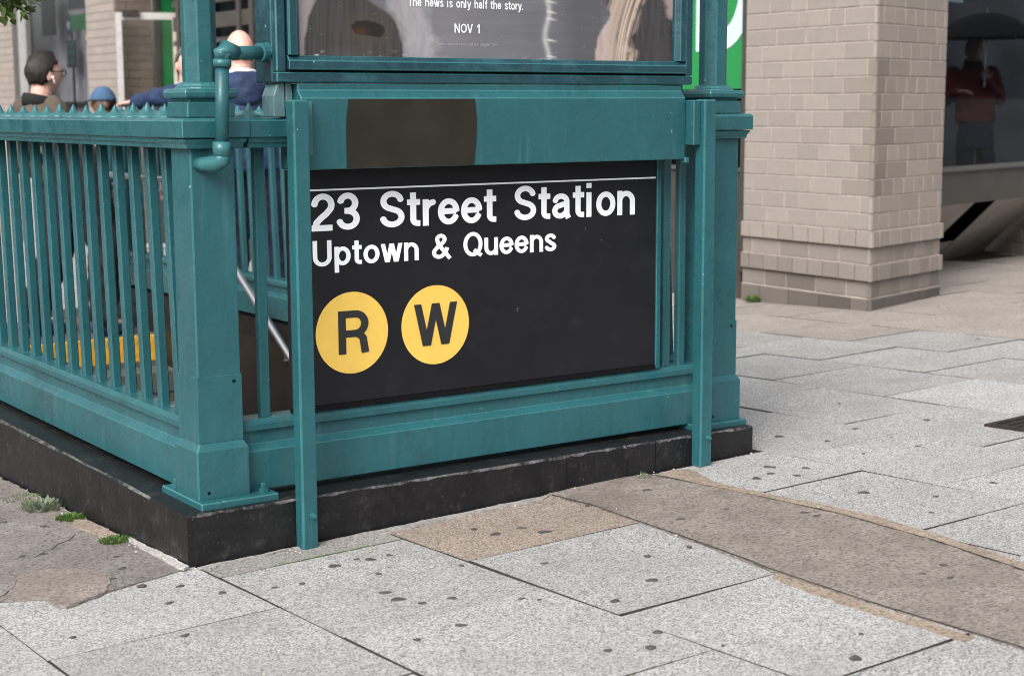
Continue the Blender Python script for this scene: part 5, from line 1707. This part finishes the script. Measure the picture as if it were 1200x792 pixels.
for a in (1.0, 3.7):
    ring = lambda r, b_: [cpt(a + r * math.cos(2 * math.pi * k / 20), b_, .33 + r * math.sin(2 * math.pi * k / 20)) for k in range(20)]
    m = MB(); m.loft([ring(.33, -.01), ring(.33, .22)]); wh = m.build('wheel', black_gap, car)
    m = MB(); m.loft([ring(.21, -.02), ring(.20, -.011)]); m.build('rim', alu_m, wh)
m = MB(); m.loft([[cpt(a, -.02, z) for a, z in ((.06, .62), (.34, .70), (.34, .80), (.08, .74))], [cpt(a, .02, z) for a, z in ((.06, .62), (.34, .70), (.34, .80), (.08, .74))]]); m.build('headlight', plastic_white, car)
_q = [wp(4.55, 2.9), wp(6.5, 2.9), wp(6.5, 3.4), wp(4.55, 3.4)]  # reflected street block, modelled solid behind the glass
pb = MB().prism([(v.x, v.y) for v in _q], .10, 1.10).build('concrete_block', ramp_m, None, base=(_q[0].x, _q[0].y, .10), bevel=.02); tag(pb, 'reflection of a pale grey concrete block, modelled low inside the shop window beside the man', 'block')

# ================================================================== LEFT WINDOW REFLECTIONS, MODELLED AS THINGS BEHIND ITS GLASS
sx, sy, sz = FX + .55, 19.42, 2.50
ts = empty('traffic_signal', (sx, sy, sz - .3), 'traffic signal with a lit amber lens, a reflection modelled inside the far left window', 'traffic light')
MB().box(sx, sx + .12, sy - .34, sy + .02, sz - .22, sz + .02).build('housing', simple('signal_housing', (0.16, 0.10, 0.035), .5), ts, bevel=.02)
for i, (dy, dz, mt) in enumerate(((.06, .02, amber_lit), (-.13, -.10, simple('signal_lens_dark', (0.05, 0.02, 0.012), .3)), (-.27, -.03, MATS['signal_lens_dark']))):
    b = MB(); rr = lambda r, x: [(x, sy + dy + r * math.cos(2 * math.pi * k / 16), sz + dz + r * math.sin(2 * math.pi * k / 16)) for k in range(16)]
    b.loft([rr(.085, sx - .001), rr(.082, sx - .03), rr(.05, sx - .045)]); b.build('lens', mt, ts)
MB().box(sx + .04, sx + .07, sy - .18, sy - .15, sz + .02, sz + 1.1).build('hanger', iron_m, ts)
ss = empty('street_sign', (FX + .5, 20.05, 1.6), 'round blue sign above a dark green board, a reflection modelled inside the far left window', 'sign')
b = MB(); rr = lambda r, x: [(x, 20.12 + r * math.cos(2 * math.pi * k / 24), 2.74 + r * math.sin(2 * math.pi * k / 24)) for k in range(24)]
b.loft([rr(.16, FX + .46), rr(.16, FX + .44)]); b.build('round_plate', simple('blue_sign_paint', (0.03, 0.045, 0.12), .5), ss)
b = MB(); b.loft([rr(.06, FX + .4398), rr(.06, FX + .4385)]); b.build('round_mark', signwhite_m, ss)
brd = MB().box(FX + .44, FX + .47, 19.88, 20.24, 2.08, 2.50).build('board', simple('sign_board_paint', (0.035, 0.055, 0.065), .5), ss)
for zz in (2.14, 2.28, 2.40):
    MB().box(FX + .437, FX + .4395, 19.92, 20.20, zz, zz + .06).build('board_stripe', simple('sign_board_green', (0.03, 0.14, 0.11), .5) if 'sign_board_green' not in MATS else MATS['sign_board_green'], brd)
MB().box(FX + .475, FX + .50, 20.08, 20.12, .6, 2.9).build('pole', iron_m, ss)

# ================================================================== bring the layout to real size
bpy.context.view_layer.update()
for o in list(COL.objects):
    if o.parent is None and o.type in {'MESH', 'EMPTY'}:
        o.location = o.location * S
        o.scale = tuple(v * S for v in o.scale)
